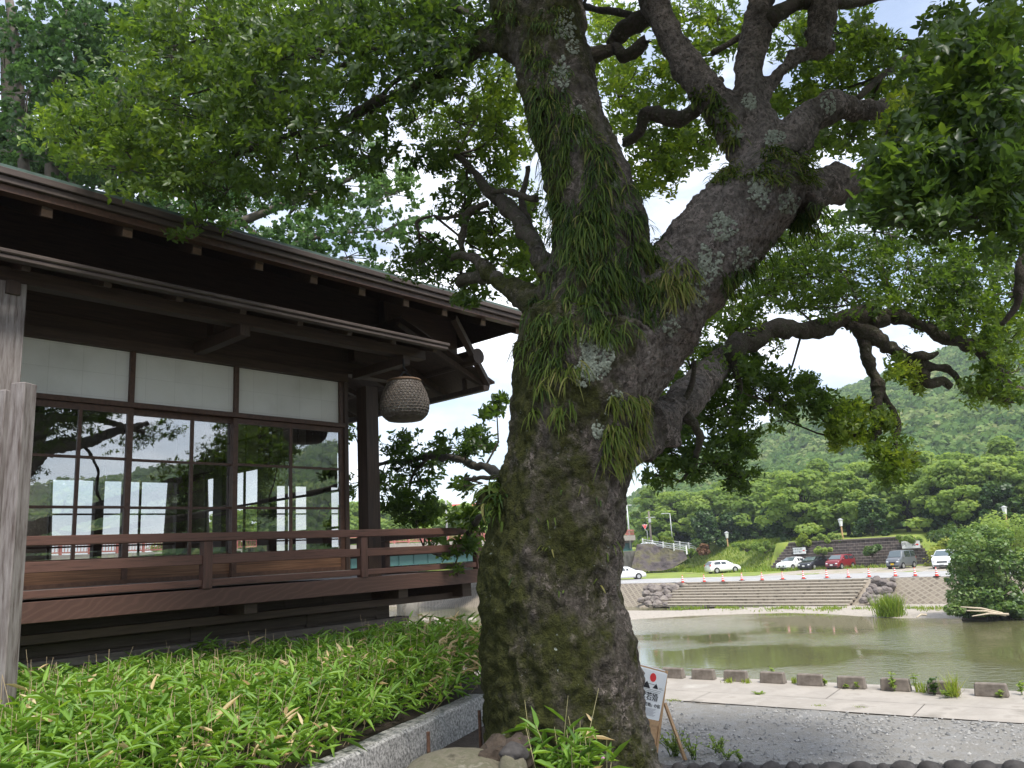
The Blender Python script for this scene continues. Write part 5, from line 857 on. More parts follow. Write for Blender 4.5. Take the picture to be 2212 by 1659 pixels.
for (px, py, r, n_) in ((1285, 765, 40, 330), (1265, 800, 26, 150), (1213, 160, 22, 120), (1222, 60, 26, 110), (1240, 100, 14, 40), (1260, 300, 14, 50), (1330, 400, 10, 20), (1640, 410, 26, 150), (1700, 440, 22, 90), (1560, 490, 26, 170), (1530, 570, 30, 190), (1500, 640, 24, 110), (1610, 560, 26, 90), (1670, 300, 18, 120), (1620, 220, 16, 90), (1585, 290, 18, 80), (1330, 860, 16, 40), (1290, 930, 14, 30), (1560, 250, 14, 50), (1790, 225, 18, 60), (1450, 700, 20, 50), (1250, 240, 10, 30)):
    for _ in range(n_):
        a_ = random.uniform(0, 6.28); q = r*math.sqrt(random.random())*(1+.7*noise.noise(Vector((math.cos(a_)*1.5, math.sin(a_)*1.5, px)))); h = hit(px+q*math.cos(a_), py+q*1.25*math.sin(a_))
        if h is None: continue
        p, nr_ = h; nr_ = unit(nr_+.3*rvec(1)[0]); x = unit(np.cross(nr_, rvec(1)[0])); y = np.cross(nr_, x); s_ = random.uniform(.005, .016); b0 = len(lv); m_ = 7
        lv += [p+nr_*.009*random.uniform(.6, 1.5)-TO]+[p+nr_*.003-TO+(x*math.cos(2*math.pi*i/m_)+y*math.sin(2*math.pi*i/m_))*s_*random.uniform(.55, 1.2) for i in range(m_)]
        lfc += [(b0, b0+1+i, b0+1+(i+1) % m_) for i in range(m_)]
me = bpy.data.meshes.new('lichen'); me.from_pydata([tuple(v) for v in lv], [], lfc); link('lichen', me, M['lichen'], TREE)
# ---------------------------------------------------------------- bamboo grass bed
SOIL = [tuple(k0+kn*-.148), tuple(k0+kd*5.6+kn*-.148), (-6.5, .4), (-9.5, 4.5), (-5.2, 7.1), (-3.0, 9.6), (-1.5, 10.4), (-.7, 9.0), (-.1, 7.2)]
props(MB().prism(SOIL[::-1], .2, .44).build('planting_bed', M['soil']), kind='structure')
def sasa(pts, hts, dry, lean=None, n_leaf=(6, 10), Lr=(.075, .155), name='bamboo_grass'):
    P = []; D = []; Nn = []; Ls = []; Sh = []; sm_ = MB()
    for i_, ((x, y, z), h, dr) in enumerate(zip(pts, hts, dry)):
        ln = np.array([random.gauss(0, .16), random.gauss(0, .16), 1.])+(lean[i_] if lean else 0); base = np.array([x, y, z]); tip = base+ln*h
        if random.random() < .5: sm_.tube([base+ln*h*.35, tip+ln*h*(.25 if random.random() < .15 else 0)], [.0026, .0016], 3, cap=False)
        stv = random.choice((.6, .8, 1, 1, 1.2)); a0 = random.uniform(0, 6.28); isdry = random.random() < dr
        for k in range(random.randint(*n_leaf)):
            a_ = a0+k*2.4+random.uniform(-.4, .4); el = random.uniform(-.45, .95); d = np.array([math.cos(a_)*math.cos(el), math.sin(a_)*math.cos(el), math.sin(el)])
            P.append(base+ln*h*random.uniform(.5, 1.0)); D.append(d); Nn.append(unit(np.array([0, 0, 1.])+.45*rvec(1)[0])); Ls.append(random.uniform(*Lr)*stv); Sh.append(random.uniform(.915, 1) if (isdry and random.random() < .7) or random.random() < dr*.25 else np.clip(random.gauss(.47, .2), 0, .84))
    o = leaf_mesh(name, P, D, Nn, np.array(Ls), np.array(Ls)*.145+.005, np.array(Sh), M['sasa'], None, ST, SF)
    return o, sm_
pts = []; hts = []; dry = []; lns = []
while len(pts) < 6800:
    x = random.uniform(-6.8, .2); y = random.uniform(2.0, 10.2)
    if not inpoly(x, y, SOIL) or (x < -.75*y-.3): continue
    lu = (np.array([x, y, 0])-WS); V_ = lu @ hv
    if V_ > -.47: continue
    edge = abs((np.array([x, y])-k0) @ kn+.15); rt = np.clip((x+2.0)/2, 0, 1)*np.clip((y-4)/3, 0, 1)
    ov = max(0, 1-edge/.22)*random.uniform(.1, .8); lns.append(np.array([kn[0]*ov, kn[1]*ov, -.25*ov])); pts.append((x, y, .42)); hts.append(random.uniform(.30, .52)*(1 if edge > .12 else .75)+.04-.15*np.clip((y-5.2)/2.5, 0, 1)*(1-rt)+.11*noise.noise(Vector((x*1.5, y*1.5, 0)))+.13*rt*(1 if random.random() > .3 else 1.5)); dry.append(.02+.2*rt+(.08 if noise.noise(Vector((x*2.2, y*2.2, 9))) > .25 else 0))
gr, sm_ = sasa(pts, hts, dry, lns); props(gr, 'dense bed of dwarf bamboo grass with some dry leaves', 'bamboo grass', kind='stuff')
sm2 = sm_.build('bamboo_grass_stems', pm('dry_stem', [(.28, .2, .11), (.4, .32, .2)], 30, 3, .8)); props(sm2, 'thin dry stems among the dwarf bamboo grass', 'stems', kind='stuff')
q = at(1236, 1700, 4.35); pts = [(q[0]+random.gauss(0, .085), q[1]+random.gauss(0, .06), .27) for _ in range(52)]
SP = empty('bamboo_plant', (0, 0, 0), 0, 'small clump of dwarf bamboo growing at the foot of the trunk', 'plant')
o, s3 = sasa(pts, [random.uniform(.24, .5) for _ in pts], [.08]*52, None, (4, 7), (.1, .17), 'foliage'); o.parent = SP; s3.build('stem', pm('pale_stem', [(.3, .28, .12), (.4, .34, .2)], 30, 3, .8), SP)
q = at(1303, 1640, 4.3); fl_ = MB().rock(tuple(q), (.014, .012, .012), 1, .4, 3).build('pink_flower', pm('pink_petal', [(.55, .2, .5)], rough=.7), SP)
# ---------------------------------------------------------------- plants as clumps of leaf cards
def clumpy(name, clumps, per, size, mat, parent, tone=.5, T=QT, F=QF, ratio=1.0, up=.8, sp=.1, shell=.55):
    """clumps: (x, y, z, r, flat); leaf cards on the shells of flattened clumps"""
    P = []; Nn = []; Sh = []
    for (x, y, z, r, fl_) in clumps:
        d = rvec(per); rr = r*(shell+(1-shell)*rng.random(per)**.6); p = np.array([x, y, z])+d*rr[:, None]*np.array([1, 1, fl_]); t_ = tone+rng.normal(0, .12)
        P.append(p); Nn.append(unit(d*.6+rvec(per)*.75+np.array([0, 0, up]))); Sh.append(t_+rng.normal(0, sp, per))
    P = np.concatenate(P); Nn = np.concatenate(Nn); Sh = np.concatenate(Sh); s_ = size*rng.uniform(.6, 1.3, len(P))
    return leaf_mesh(name, P, unit(np.cross(Nn, rvec(len(P)))), Nn, s_, s_*ratio, Sh, mat, parent, T, F)
def tree_proto(name, Hh, R, mat, ncl, per, size, seed, flat=.5, trunk_h=.3, tone=.5, lab='', top=.0):
    random.seed(seed); t_ = empty(name); m = MB(); m.tube([(0, 0, -.5), (.1, .05, Hh*trunk_h*.5), (0, .1, Hh*trunk_h), (.15, 0, Hh*.6), (0, 0, Hh*.85)], [.32*R/5, .25*R/5, .21*R/5, .12*R/5, .04], 8)
    cl = []
    for i in range(ncl):
        a_ = i*2.4+random.uniform(-.5, .5); f = (i+.5)/ncl; rr = R*math.sqrt(random.uniform(.05, 1))*(1-.72*max(0, f-.45)/.55); z = Hh*(trunk_h*.75+(1-trunk_h*.75)*f*.93); z -= .12*rr
        cl.append((rr*math.cos(a_), rr*math.sin(a_), z, R*random.uniform(.2, .34), flat))
        if i % 2 == 0: m.tube([(0, .05, Hh*trunk_h*random.uniform(.7, 1.3)), (rr*.45*math.cos(a_), rr*.45*math.sin(a_), z*.75+.1), (rr*.9*math.cos(a_), rr*.9*math.sin(a_), z)], [.13*R/5, .08*R/5, .03], 5)
    m.build('trunk', M['limb'], t_, True); clumpy('crown', cl, per, size, mat, t_, tone); return t_
rng = np.random.default_rng(5)
CH = [tree_proto('cherry_tree', 10.5, 6.0, M['midleaf'], 46, 130, .46, s_, .38, .3, tn) for s_, tn in ((1, .5), (2, .62), (3, .4))]
EV = [tree_proto('evergreen_tree', 6.0, 3.2, M['darkfol'], 26, 130, .36, s_, .7, .12, .45) for s_ in (4, 5)]
TAL = [tree_proto('tall_tree', 14, 5.0, M['midleaf'], 44, 130, .5, 7, .6, .3, .42)]
usedp = set()
def place(proto, loc, rz_, sc_, lab, grp):
    i = id(proto)
    if proto.name not in usedp: usedp.add(proto.name); o = proto; o.location = loc; o.rotation_euler = (0, 0, rz_); o.scale = (sc_,)*3 if not hasattr(sc_, '__len__') else sc_
    else: o = dup(proto, loc, rz_, sc_)
    props(o, lab, 'tree', grp); return o
def far_loc(px, n_, z): r = (px-CX)/FPX; Y = (n_+70.2)/(.737+.676*r); return (r*Y, Y, z)
random.seed(21)
ordn = words+['fourteenth']
fr_px = [1432, 1520, 1610, 1705, 1800, 1925, 2030, 2125, 2215, 2320]
for i, px in enumerate(fr_px):
    n_ = 31+(i % 3)*2.5+(15 if px < 1500 else 10 if px < 1640 else 0); place(CH[i % 3], far_loc(px, n_, 1.1), random.uniform(0, 6), random.uniform(.78, .95), 'spreading cherry tree in the front row on the bank, %s from the left' % ordn[i], 'cherry trees along the far bank')
for i, px in enumerate([1385, 1470, 1565, 1655, 1750, 1850, 1950, 2050, 2150, 2260]):
    place(CH[(i+1) % 3] if i % 4 else TAL[0], far_loc(px, 46+(i % 2)*5+(12 if px < 1500 else 6 if px < 1640 else 0), 2.0), random.uniform(0, 6), random.uniform(.86, 1.0) if i % 4 else .76, 'leafy tree in the back row on the far bank, %s from the left' % ordn[i], 'trees behind the cherry row')
for i, px in enumerate([1395, 1425, 1465, 1500, 1555, 1600, 1650, 1690, 1735, 1850, 1990, 2060, 2120]):
    place(EV[i % 2], far_loc(px, 29+(i % 3)*3+(15 if px < 1500 else 9 if px < 1670 else 0), 1.2), random.uniform(0, 6), random.uniform(.6, .95), 'dark evergreen under the cherry trees, %s from the left' % ordn[i], 'evergreens under the cherry trees')
for i, (px, Y, s_) in enumerate(((560, 150, 1.0), (640, 160, .95), (700, 140, .9), (765, 150, .95), (815, 170, 1.0), (870, 150, .8), (930, 165, 1.0), (985, 150, .85), (1035, 170, .9), (480, 160, 1.0), (400, 150, .9))):
    r = (px-CX)/FPX; place(CH[i % 3], (r*Y, Y, 0), random.uniform(0, 6), s_*1.3, 'bright green tree beyond the bridge, %s from the right' % ['ninth', 'eighth', 'seventh', 'sixth', 'fifth', 'fourth', 'third', 'second', 'first', 'tenth', 'eleventh'][i], 'trees beyond the bridge')
# bushes
def bush(px, py, n_, rx_, rz_, mat, lab, ncl=9, per=130, size=.2, tone=.5, seed=0, zb=None, name='bush', cat='bush'):
    """px, py: the centre; n_: distance behind the far bank edge; rx_, rz_ half sizes in metres"""
    random.seed(seed+70); r = (px-CX)/FPX; Y = (n_+70.2)/(.737+.676*r); c_ = at(px, py, Y); b = empty(name, (c_[0], c_[1], c_[2]-rz_), 0, lab, cat); m = MB(); cl = []
    for i in range(ncl):
        a_ = i*2.4; q = rx_*.75*math.sqrt((i+.3)/ncl); z = rz_*random.uniform(.3, 1.6)*(1-.35*q/rx_); cl.append((q*math.cos(a_), q*math.sin(a_), z, min(rx_, rz_)*random.uniform(.4, .6), .85)); m.tube([(0, 0, -.2), (q*.5*math.cos(a_), q*.5*math.sin(a_), z*.6), (q*math.cos(a_), q*math.sin(a_), z)], [.05, .03, .012], 4)
    m.build('stems', M['limb'], b); clumpy('foliage', cl, per, size, mat, b, tone); return b
bush(1733, 1162, 24.2, 1.0, .8, M['yelfol'], 'round yellow-green bush on top of the block wall above the small sign', seed=1)
bush(1777, 1188, 22.6, 1.45, .5, M['midleaf'], 'low spreading bush growing from the wall above the black car', seed=2, tone=.75)
bush(1882, 1184, 22.6, 1.2, .75, M['darkfol'], 'dark green bush growing from the wall between the red car and the grey van', seed=3, tone=.8)
bush(1517, 1184, 34, .95, .85, M['redfol'], 'round brownish azalea bush on the grassy slope', seed=4)
bush(1440, 1166, 37, .95, 1.2, M['yelfol'], 'young yellow-green shrub in front of the guard rail', seed=5, tone=.2)
bush(1398, 1166, 40, 1.7, 1.3, M['midleaf'], 'vine covered stump by the bridge end', seed=6, tone=.4)
bush(1360, 1174, 40, 2.0, .6, M['midleaf'], 'creeper hanging over the bridge end wall', seed=16, tone=.5)
bush(1395, 1214, 34, 2.2, .55, M['midleaf'], 'low weeds at the foot of the stone slope', seed=7, tone=.3)
bush(1462, 1205, 33.5, 2.2, .9, M['midleaf'], 'green creeper tongue on the slope beside the stone facing', seed=8, tone=.4); bush(1490, 1190, 34, 2.0, .8, M['midleaf'], 'leafy creeper patch below the brownish azalea', seed=9, tone=.45)
bush(1612, 1178, 28, 2.4, .6, M['midleaf'], 'wide low bush on the slope left of the block wall', seed=10, tone=.5, ncl=12); bush(1650, 1176, 27, 2.4, .9, M['midleaf'], 'leafy bush at the upper left end of the block wall', seed=11, tone=.45)
bush(1790, 1160, 25.5, 2.4, .7, M['midleaf'], 'green shrub patch along the wall top, middle', seed=12, tone=.6, ncl=12); bush(1960, 1160, 24.3, 2.0, .6, M['midleaf'], 'branchy green shrub hanging over the larger sign', seed=13, tone=.6)
bush(2040, 1190, 22, 2.0, 1.7, M['grass'], 'tall dry grass clump at the right end of the block wall', seed=14, tone=.75, ncl=14)
bush(2060, 1150, 24.5, 3.2, 1.5, M['darkfol'], 'dark shrub thicket above the white estate car', seed=15, tone=.8, ncl=14); bush(2175, 1140, 20, 4.0, 2.4, M['midleaf'], 'pale green thicket behind the riverside bush', seed=17, tone=.7, ncl=18, per=200)
# riverside bush (willow like) with driftwood
rb = onz(2150, 1336, -3.95); RB = empty('riverside_bush', tuple(rb), 0, 'large leafy bush standing on the river bank at the right edge', 'bush'); random.seed(5); cl = []; m = MB()
for i in range(46):
    px = random.gauss(2145, 52); py = 1225+random.gauss(0, 52); 
    lim_ = 2050+abs(py-1230)*.25
    if px < lim_: px = lim_+random.uniform(0, 40)
    if py < 1122: py = 1130+random.uniform(0, 30)
    if py > 1312: py = 1300
    c_ = at(px, py, rb[1]+random.uniform(-1.6, 2.4))-rb; cl.append((c_[0], c_[1], c_[2], random.uniform(.6, 1.05), .7))
    m.tube([(random.gauss(.3, .4), random.gauss(.3, .4), -.1), c_*.5+np.array([random.gauss(0, .3), 0, .2]), c_], [.07, .045, .015], 5)
for i in range(9): px = 2062+i*19; c_ = at(px, 1316+random.uniform(-6, 8), rb[1]-.8+random.uniform(-.6, .6))-rb; cl.append((c_[0], c_[1], c_[2], .6, .6))
m.build('stems', M['limb'], RB); clumpy('foliage', cl, 340, .21, leafmat('willow_foliage', [(.03, .075, .014), (.07, .14, .026), (.12, .2, .04), (.2, .27, .08)], .35, .04, .45), RB, .58, ratio=.55, sp=.2)
pile = onz(2178, 1332, -3.95); props(MB().rock((pile[0]+.8, pile[1]+.6, -4.0), (3.0, 1.6, .75), 4, .3, 6).build('earth_mound', M['brownstone'], smooth=True), 'brown earth heap under the riverside bush', 'earth')
for i, (a_, b_, lab) in enumerate((((2075, 1311), (2165, 1325), 'longest pale driftwood branch, lying highest'), ((2088, 1319), (2172, 1329), 'middle pale driftwood branch'), ((2100, 1331), (2178, 1327), 'lowest pale driftwood branch at the waterline'), ((1980, 1334), (2000, 1328), 'short pale driftwood stick left of the riverside bush'))):
    A_ = at(*a_, rb[1]-2.6); B2 = at(*b_, rb[1]-2.2); props(MB().tube([A_, (A_+B2)/2+np.array([0, 0, .1]), B2], [.03, .06, .075], 6).build('driftwood', pm('driftwood%d' % i, [(.4, .33, .24), (.52, .44, .33)], 8, 4, .9)), lab, 'driftwood', 'driftwood at the riverside bush')
def blades(name, C_, n_, spread, h0, h1, mat, wid, tone=.5, lean=.35, seed=1):
    r_ = np.random.default_rng(seed); P = np.stack([C_[0]+r_.normal(0, spread, n_), C_[1]+r_.normal(0, spread, n_), np.full(n_, C_[2])], 1); d = r_.normal(0, lean, (n_, 3)); d[:, 2] = 1; h = r_.uniform(h0, h1, n_)
    T_ = np.array([(0, -.5, 0), (0, .5, 0), (.55, .4, .03), (.55, -.4, .03), (1, 0, -.12)]); F_ = [(0, 1, 2, 3), (3, 2, 4)]
    return leaf_mesh(name, P, d, r_.normal(size=(n_, 3)), h, np.full(n_, wid), tone+r_.normal(0, .18, n_), mat, None, T_, F_)
q = onz(1924, 1331, -3.95); props(blades('reed_tuft', q, 620, .34, .8, 1.75, M['grass'], .05, .35, .33, 3), 'tall green and straw grass tuft on the gravel bar', 'grass tuft')
P = []; r_ = np.random.default_rng(9)
for _ in range(3800):
    e_ = r_.uniform(3, 34); n_ = -6.3-abs(r_.normal(0, 1.0)); 
    if noise.noise(Vector((e_*.5, n_*.8, 3))) > -.12: P.append(fb(e_, n_, -3.93))
P = np.array(P); d = r_.normal(0, .4, (len(P), 3)); d[:, 2] = 1
T_ = np.array([(0, -.5, 0), (0, .5, 0), (.55, .4, .03), (.55, -.4, .03), (1, 0, -.12)]); F_ = [(0, 1, 2, 3), (3, 2, 4)]
props(leaf_mesh('bar_grass', P, d, r_.normal(size=(len(P), 3)), r_.uniform(.15, .42, len(P)), np.full(len(P), .06), .4+r_.normal(0, .2, len(P)), M['grass'], None, T_, F_), 'low grass growing along the gravel bar below the stairs', 'grass', kind='stuff')
P = []
for _ in range(16000):
    e_ = r_.uniform(-24, 15); n_ = r_.uniform(19, 40)
    if -1.5 < e_ < 14.5 and n_ > 21.6: continue
    if n_ < toe(e_)-8: continue
    P.append(fb(e_, n_, hfar(e_, n_)-.03))
P = np.array(P); d = r_.normal(0, .4, (len(P), 3)); d[:, 2] = 1
props(leaf_mesh('bank_grass', P, d, r_.normal(size=(len(P), 3)), r_.uniform(.2, .6, len(P)), np.full(len(P), .1), .42+r_.normal(0, .2, len(P)), M['grass'], None, T_, F_), 'long grass on the slope left of the block wall', 'grass', kind='stuff')
# ---------------------------------------------------------------- hill with a far wood
def ridge(az): return np.tan(np.radians(np.interp(az, [-4, 2, 7, 10, 12.7, 16, 20, 25, 30, 38, 50, 62, 80, 96, 104, 113, 122, 132], [0, .5, 2.2, 3.8, 5.3, 6.3, 8.0, 9.6, 10.7, 12.3, 13, 12.4, 9.6, 7.2, 6.2, 4.9, 3, 1])))
def hillz(az, r):
    R1 = 520; u = np.clip((r-175)/(R1-175), 0, 1); u = u*u*(3-2*u)*.55+u*.45
    return 1.0+ridge(az)*R1*u+(ridge(az) > .03)*4.5*np.array([noise.noise(Vector((a_*.14, q*.012, 1))) for a_, q in zip(np.atleast_1d(az), np.atleast_1d(r))])
azs = np.arange(-4, 133, 1.0); rs = np.array([150, 175, 200, 230, 260, 300, 340, 380, 420, 460, 500, 540, 600, 680]); vs = []
for a_ in azs:
    z = hillz(np.full(len(rs), a_), rs); z[-2:] *= .85
    vs += [(q*math.sin(rad(a_)), q*math.cos(rad(a_)), zz) for q, zz in zip(rs, z)]
k = len(rs); m = MB(); m.add(vs, [(i*k+j, i*k+j+1, (i+1)*k+j+1, (i+1)*k+j) for i in range(len(azs)-1) for j in range(k-1)])
struct(m.build('hill', pm('hill_floor', [(.02, .045, .014), (.035, .07, .02)], .05, 5, .95), smooth=True))
rng = np.random.default_rng(3)
N1, N2 = 5200, 3200
az = np.concatenate([rng.uniform(6, 36, N1), rng.uniform(36, 130, N2)]); rr = np.sqrt(rng.uniform(165**2, 545**2, N1+N2)); zz = hillz(az, rr); ok = ridge(az) > .02
az, rr, zz = az[ok], rr[ok], zz[ok]; cr = rng.uniform(2.6, 5.2, len(az))*np.where(az > 36, 1.5, 1); n_c = len(az); PC = np.where(az > 36, 34, 78).astype(int)
idx = np.repeat(np.arange(n_c), PC); d = rvec(len(idx)); d[:, 2] = np.abs(d[:, 2])*1.0; d = unit(d)
Cx = np.stack([rr*np.sin(np.radians(az)), rr*np.cos(np.radians(az)), zz+cr*.35], 1); P = Cx[idx]+d*(cr[idx]*rng.uniform(.75, 1.08, len(idx)))[:, None]*np.array([1, 1, .95]); sp_ = rng.beta(1.5, 2.4, n_c); Nn = unit(d+.7*rvec(len(idx)))
s_ = rng.uniform(.9, 1.7, len(idx))*np.where(az[idx] > 36, 1.6, 1)
props(leaf_mesh('hillside_wood', P, unit(np.cross(Nn, rvec(len(idx)))), Nn, s_, s_, sp_[idx]+rng.normal(0, .09, len(idx)), M['hillfol'], None, QT, QF), 'broadleaf wood covering the hillside', 'wood', kind='stuff')
# ---------------------------------------------------------------- bridge
bp0 = np.array([-16.4, 78.0]); bd = np.array([.614, .789]); bnv = np.array([-bd[1], bd[0]])
BR = empty('road_bridge', (bp0[0], bp0[1], 0), math.atan2(bd[1], bd[0]), 'teal girder road bridge with a red railing behind the teahouse', 'bridge')
X0, X1 = -60, 54
MB().box(X0, X1, 0, 8.5, 2.62, 3.35).build('bridge_deck', M['concrete'], BR); MB().box(X0, X1, .35, .6, 2.3, 2.615).build('deck_bracket', M['kerbc'], BR)
g_ = MB()
for y in (.7, 3.2, 5.6, 8.0): g_.box(X0, X1, y, y+.12, 1.2, 2.6).box(X0, X1, y-.16, y+.28, 1.14, 1.2)
for x in np.arange(X0+2, X1, 2.1): g_.box(x, x+.05, .58, .7, 1.2, 2.25)
g_.build('bridge_girder', M['teal'], BR)
rl = MB(); rl.box(X0, X1, .12, .26, 4.02, 4.16).box(X0, X1, .14, .24, 3.46, 3.56)
for x in np.arange(X0, X1, 2.0): rl.box(x, x+.16, .1, .28, 3.35, 4.02)
for x in np.arange(X0, X1, .22): rl.box(x+.02, x+.06, .17, .21, 3.56, 4.02)
rl.build('bridge_railing', M['redrail'], BR)
for x in (9.5, -26): 
    MB().lathe([(1.15, -5), (1.15, .55)], (x, 2.0, 0), 20).lathe([(1.15, -5), (1.15, .55)], (x, 6.6, 0), 20).build('bridge_pier', M['concrete'], BR, True); MB().box(x-1.1, x+1.1, .3, 8.3, .56, 1.0).build('pier_cap', M['kerbc'], BR)
    for y in (.75, 3.25, 5.65, 8.05): MB().box(x-.3, x+.3, y-.25, y+.35, 1.001, 1.139).build('bridge_bearing', M['ink'], BR)
MB().box(40, 54, -.6, 9.2, -4, 1.1).build('bridge_abutment', pm('dark_recess_concrete', [(.06, .055, .05), (.16, .15, .13)], 1, 7, .95), BR)  # solid block, the underpass opening's shade is put into its dark colour
# abutment cone of block paving under the bridge
q0 = onz(935, 1313, -4.0); q1 = onz(1080, 1313, -4.0)
me = bpy.data.meshes.new('abutment_slope'); me.from_pydata([(q0[0], q0[1], -4.3), (q1[0]+1, q1[1]-1, -4.3), (q1[0]+4, q1[1]+6, -.6), (q0[0]+5, q0[1]+9, -.6), (q0[0]-6, q0[1]+12, -4.3)], [], [(0, 1, 2, 3), (4, 0, 3)]); uv = me.uv_layers.new()
for i, c_ in enumerate(((0, 0), (20, 0), (20, 6), (3, 6), (-6, 0), (0, 0), (3, 6))): uv.data[i].uv = c_
props(link('abutment_slope', me, M['lattice']), 'block paved slope running into the river below the bridge', 'slope')
# bright boulders breaking the water far off
for i in range(16):
    x = random.uniform(835, 1036); q = onz(x, random.uniform(1336, 1352), -4.0); props(MB().rock((q[0], q[1], -4.0), (random.uniform(.25, .5), .3, .2), 2, .3, i).build('river_stone', M['bar']), 'pale stone breaking the river surface behind the veranda', 'stone', 'pale stones in the river shallows')
# red roofed house and street lamp behind the bridge
Y = 175; q = at(1010, 1125, Y); hs = empty('red_roof_building', (q[0]-3, q[1], 0), rad(12), 'distant building with a bright red roof behind the bridge trees', 'building')
MB().box(-7, 12, 0, 10, 0, 9.6).build('wall', M['plaster'], hs); MB().add([(-8, -1, 9.5), (13, -1, 9.5), (13, 11, 9.5), (-8, 11, 9.5), (-4, 5, 13.2), (13, 5, 13.2)], [(0, 1, 5, 4), (2, 3, 4, 5), (1, 2, 5), (3, 0, 4), (0, 3, 2, 1)]).build('roof', M['redroof'], hs)
def lamp(px, ytop, ybot, Y, zb_, lab, r=.09, arm=1.6, adir=-1):
    a_ = at(px, ytop, Y); t_ = empty('street_lamp', (a_[0], a_[1], zb_), 0, lab, 'street lamp'); h = a_[2]-zb_
    MB().tube([(0, 0, 0), (0, 0, h)], [r, r*.6], 8).build('lamp_pole', M['steel'], t_, True); MB().tube([(0, 0, h-.05), (adir*arm*.5, 0, h+.03), (adir*arm, 0, h+.03)], [r*.5, r*.45, r*.4], 6).box(min(adir*arm, adir*(arm+.5)), max(adir*arm, adir*(arm+.5)), -.12, .12, h-.03, h+.09).build('lamp_head', M['steel'], t_); return t_
lamp(961, 1031, 1140, 92, 3.3, 'slim street lamp on the bridge beside the veranda', .13, .5, -1)
lamp(1354, 1092, 1162, 120, 1.5, 'grey lamp post at the bridge end beside the big trunk', .14, .2, 1)
lamp(1447, 1109, 1156, 124, 1.2, 'street lamp with a round head in front of the dark trees', .09, .8, -1)
a_ = at(1401, 1104, 123); UP = empty('utility_pole', (a_[0], a_[1], 1.2), 0, 'concrete utility pole behind the red yield sign', 'utility pole')
MB().tube([(0, 0, 0), (0, 0, a_[2]-1.2)], [.19, .13], 9).build('pole_shaft', M['kerbc'], UP, True); MB().box(-.5, .9, -.05, .05, a_[2]-2.2, a_[2]-2.1).lathe([(.22, a_[2]-2.9), (.22, a_[2]-2.3)], (.0, -.25, 0), 10).build('pole_fittings', M['steel'], UP)
for i, (p0, p1, lab) in enumerate((((1365, 1113), (1400, 1120), 'overhead wire left of the utility pole'), ((1401, 1106), (1500, 1062), 'overhead wire rising right into the trees'))):
    A_ = at(*p0, 122); B2 = at(*p1, 124); props(MB().tube([A_, (A_+B2)/2-np.array([0, 0, .25]), B2], .022, 4).build('overhead_wire', M['ink']), lab, 'wire')
# yield sign
a_ = at(1397.5, 1147, 121); z0 = 1.4; YS = empty('yield_sign', (a_[0], a_[1], z0), 0, 'red triangular stop sign pointing down on a bent grey pole', 'road sign')
b_ = at(1392.5, 1143, 121)-np.array([a_[0], a_[1], z0]); MB().tube([(0, 0, 0), (0, 0, a_[2]-z0), tuple(b_), tuple(b_+np.array([0, .02, .75]))], .05, 7).build('sign_pole', M['steel'], YS, True)
c_ = at(1393, 1137, 120.9)-np.array([a_[0], a_[1], z0]); 
for nm, s_, mt_, dy in (('sign_border', .42, 'white', 0), ('sign_face', .36, 'signred', -.012)):
    MB().add([(c_[0]-s_, c_[1]+dy, c_[2]+s_*.62), (c_[0]+s_, c_[1]+dy, c_[2]+s_*.62), (c_[0], c_[1]+dy, c_[2]-s_*1.1), (c_[0]-s_, c_[1]+dy+.01, c_[2]+s_*.62), (c_[0]+s_, c_[1]+dy+.01, c_[2]+s_*.62), (c_[0], c_[1]+dy+.01, c_[2]-s_*1.1)], [(0, 2, 1), (3, 4, 5), (0, 1, 4, 3), (1, 2, 5, 4), (2, 0, 3, 5)]).build(nm, M[mt_], YS)
text('止まれ', .2, M['white'], YS, (c_[0], c_[1]-.02, c_[2]+.08), (rad(90), 0, 0))
# guard rails
def guard(pts, lab, hgt=.85):
    m = MB(); G = empty('guard_rail', (0, 0, 0), 0, lab, 'guard rail')
    P_ = [at(x, y, Y) for x, y, Y in pts]
    for p in P_: MB().box(p[0]-.09, p[0]+.09, p[1]-.09, p[1]+.09, p[2]-hgt-.3, p[2]+.05).build('rail_post', M['white'], G)
    for dz in (-.08, -.36, -.64):
        b_ = MB()
        for a_, c_ in zip(P_[:-1], P_[1:]): b_.bar(a_+np.array([0, -.1, dz]), c_+np.array([0, -.1, dz]), .05, .09)
        b_.build('rail_beam', M['white'], G)
guard([(1388, 1164, 121), (1409, 1167.5, 119), (1432, 1171, 117), (1455, 1174.5, 115), (1482, 1179, 113)], 'white guard rail on top of the stone slope, nearer one'); guard([(1446, 1166, 126), (1468, 1170, 124), (1487, 1172.5, 122), (1503, 1175, 120)], 'white guard rail on the far side of the sloping road')
# stone facing under the guard rail
m = MB(); TPT = [(1376, 1176, 120.5), (1400, 1173.5, 119.8), (1425, 1178, 118), (1450, 1182, 116), (1476, 1186, 114)]; BPT = [(1362, 1234, 115), (1395, 1234, 114), (1428, 1233, 113), (1456, 1226, 112.5), (1486, 1206, 112)]; vs = []; 
for i in range(17):
    f = i/16*4; j = min(int(f), 3); g2 = f-j; t_ = at(*TPT[j])*(1-g2)+at(*TPT[j+1])*g2; b_ = at(*BPT[j])*(1-g2)+at(*BPT[j+1])*g2
    for k in range(11): u_ = k/10; p = t_*(1-u_)+b_*u_; vs.append(tuple(p+np.array([0, -1, .3])*(.5*noise.noise(Vector(p*.45))+.25*noise.noise(Vector(p*1.3)))))
m.add(vs, [(i*11+k, i*11+k+1, (i+1)*11+k+1, (i+1)*11+k) for i in range(16) for k in range(10)])
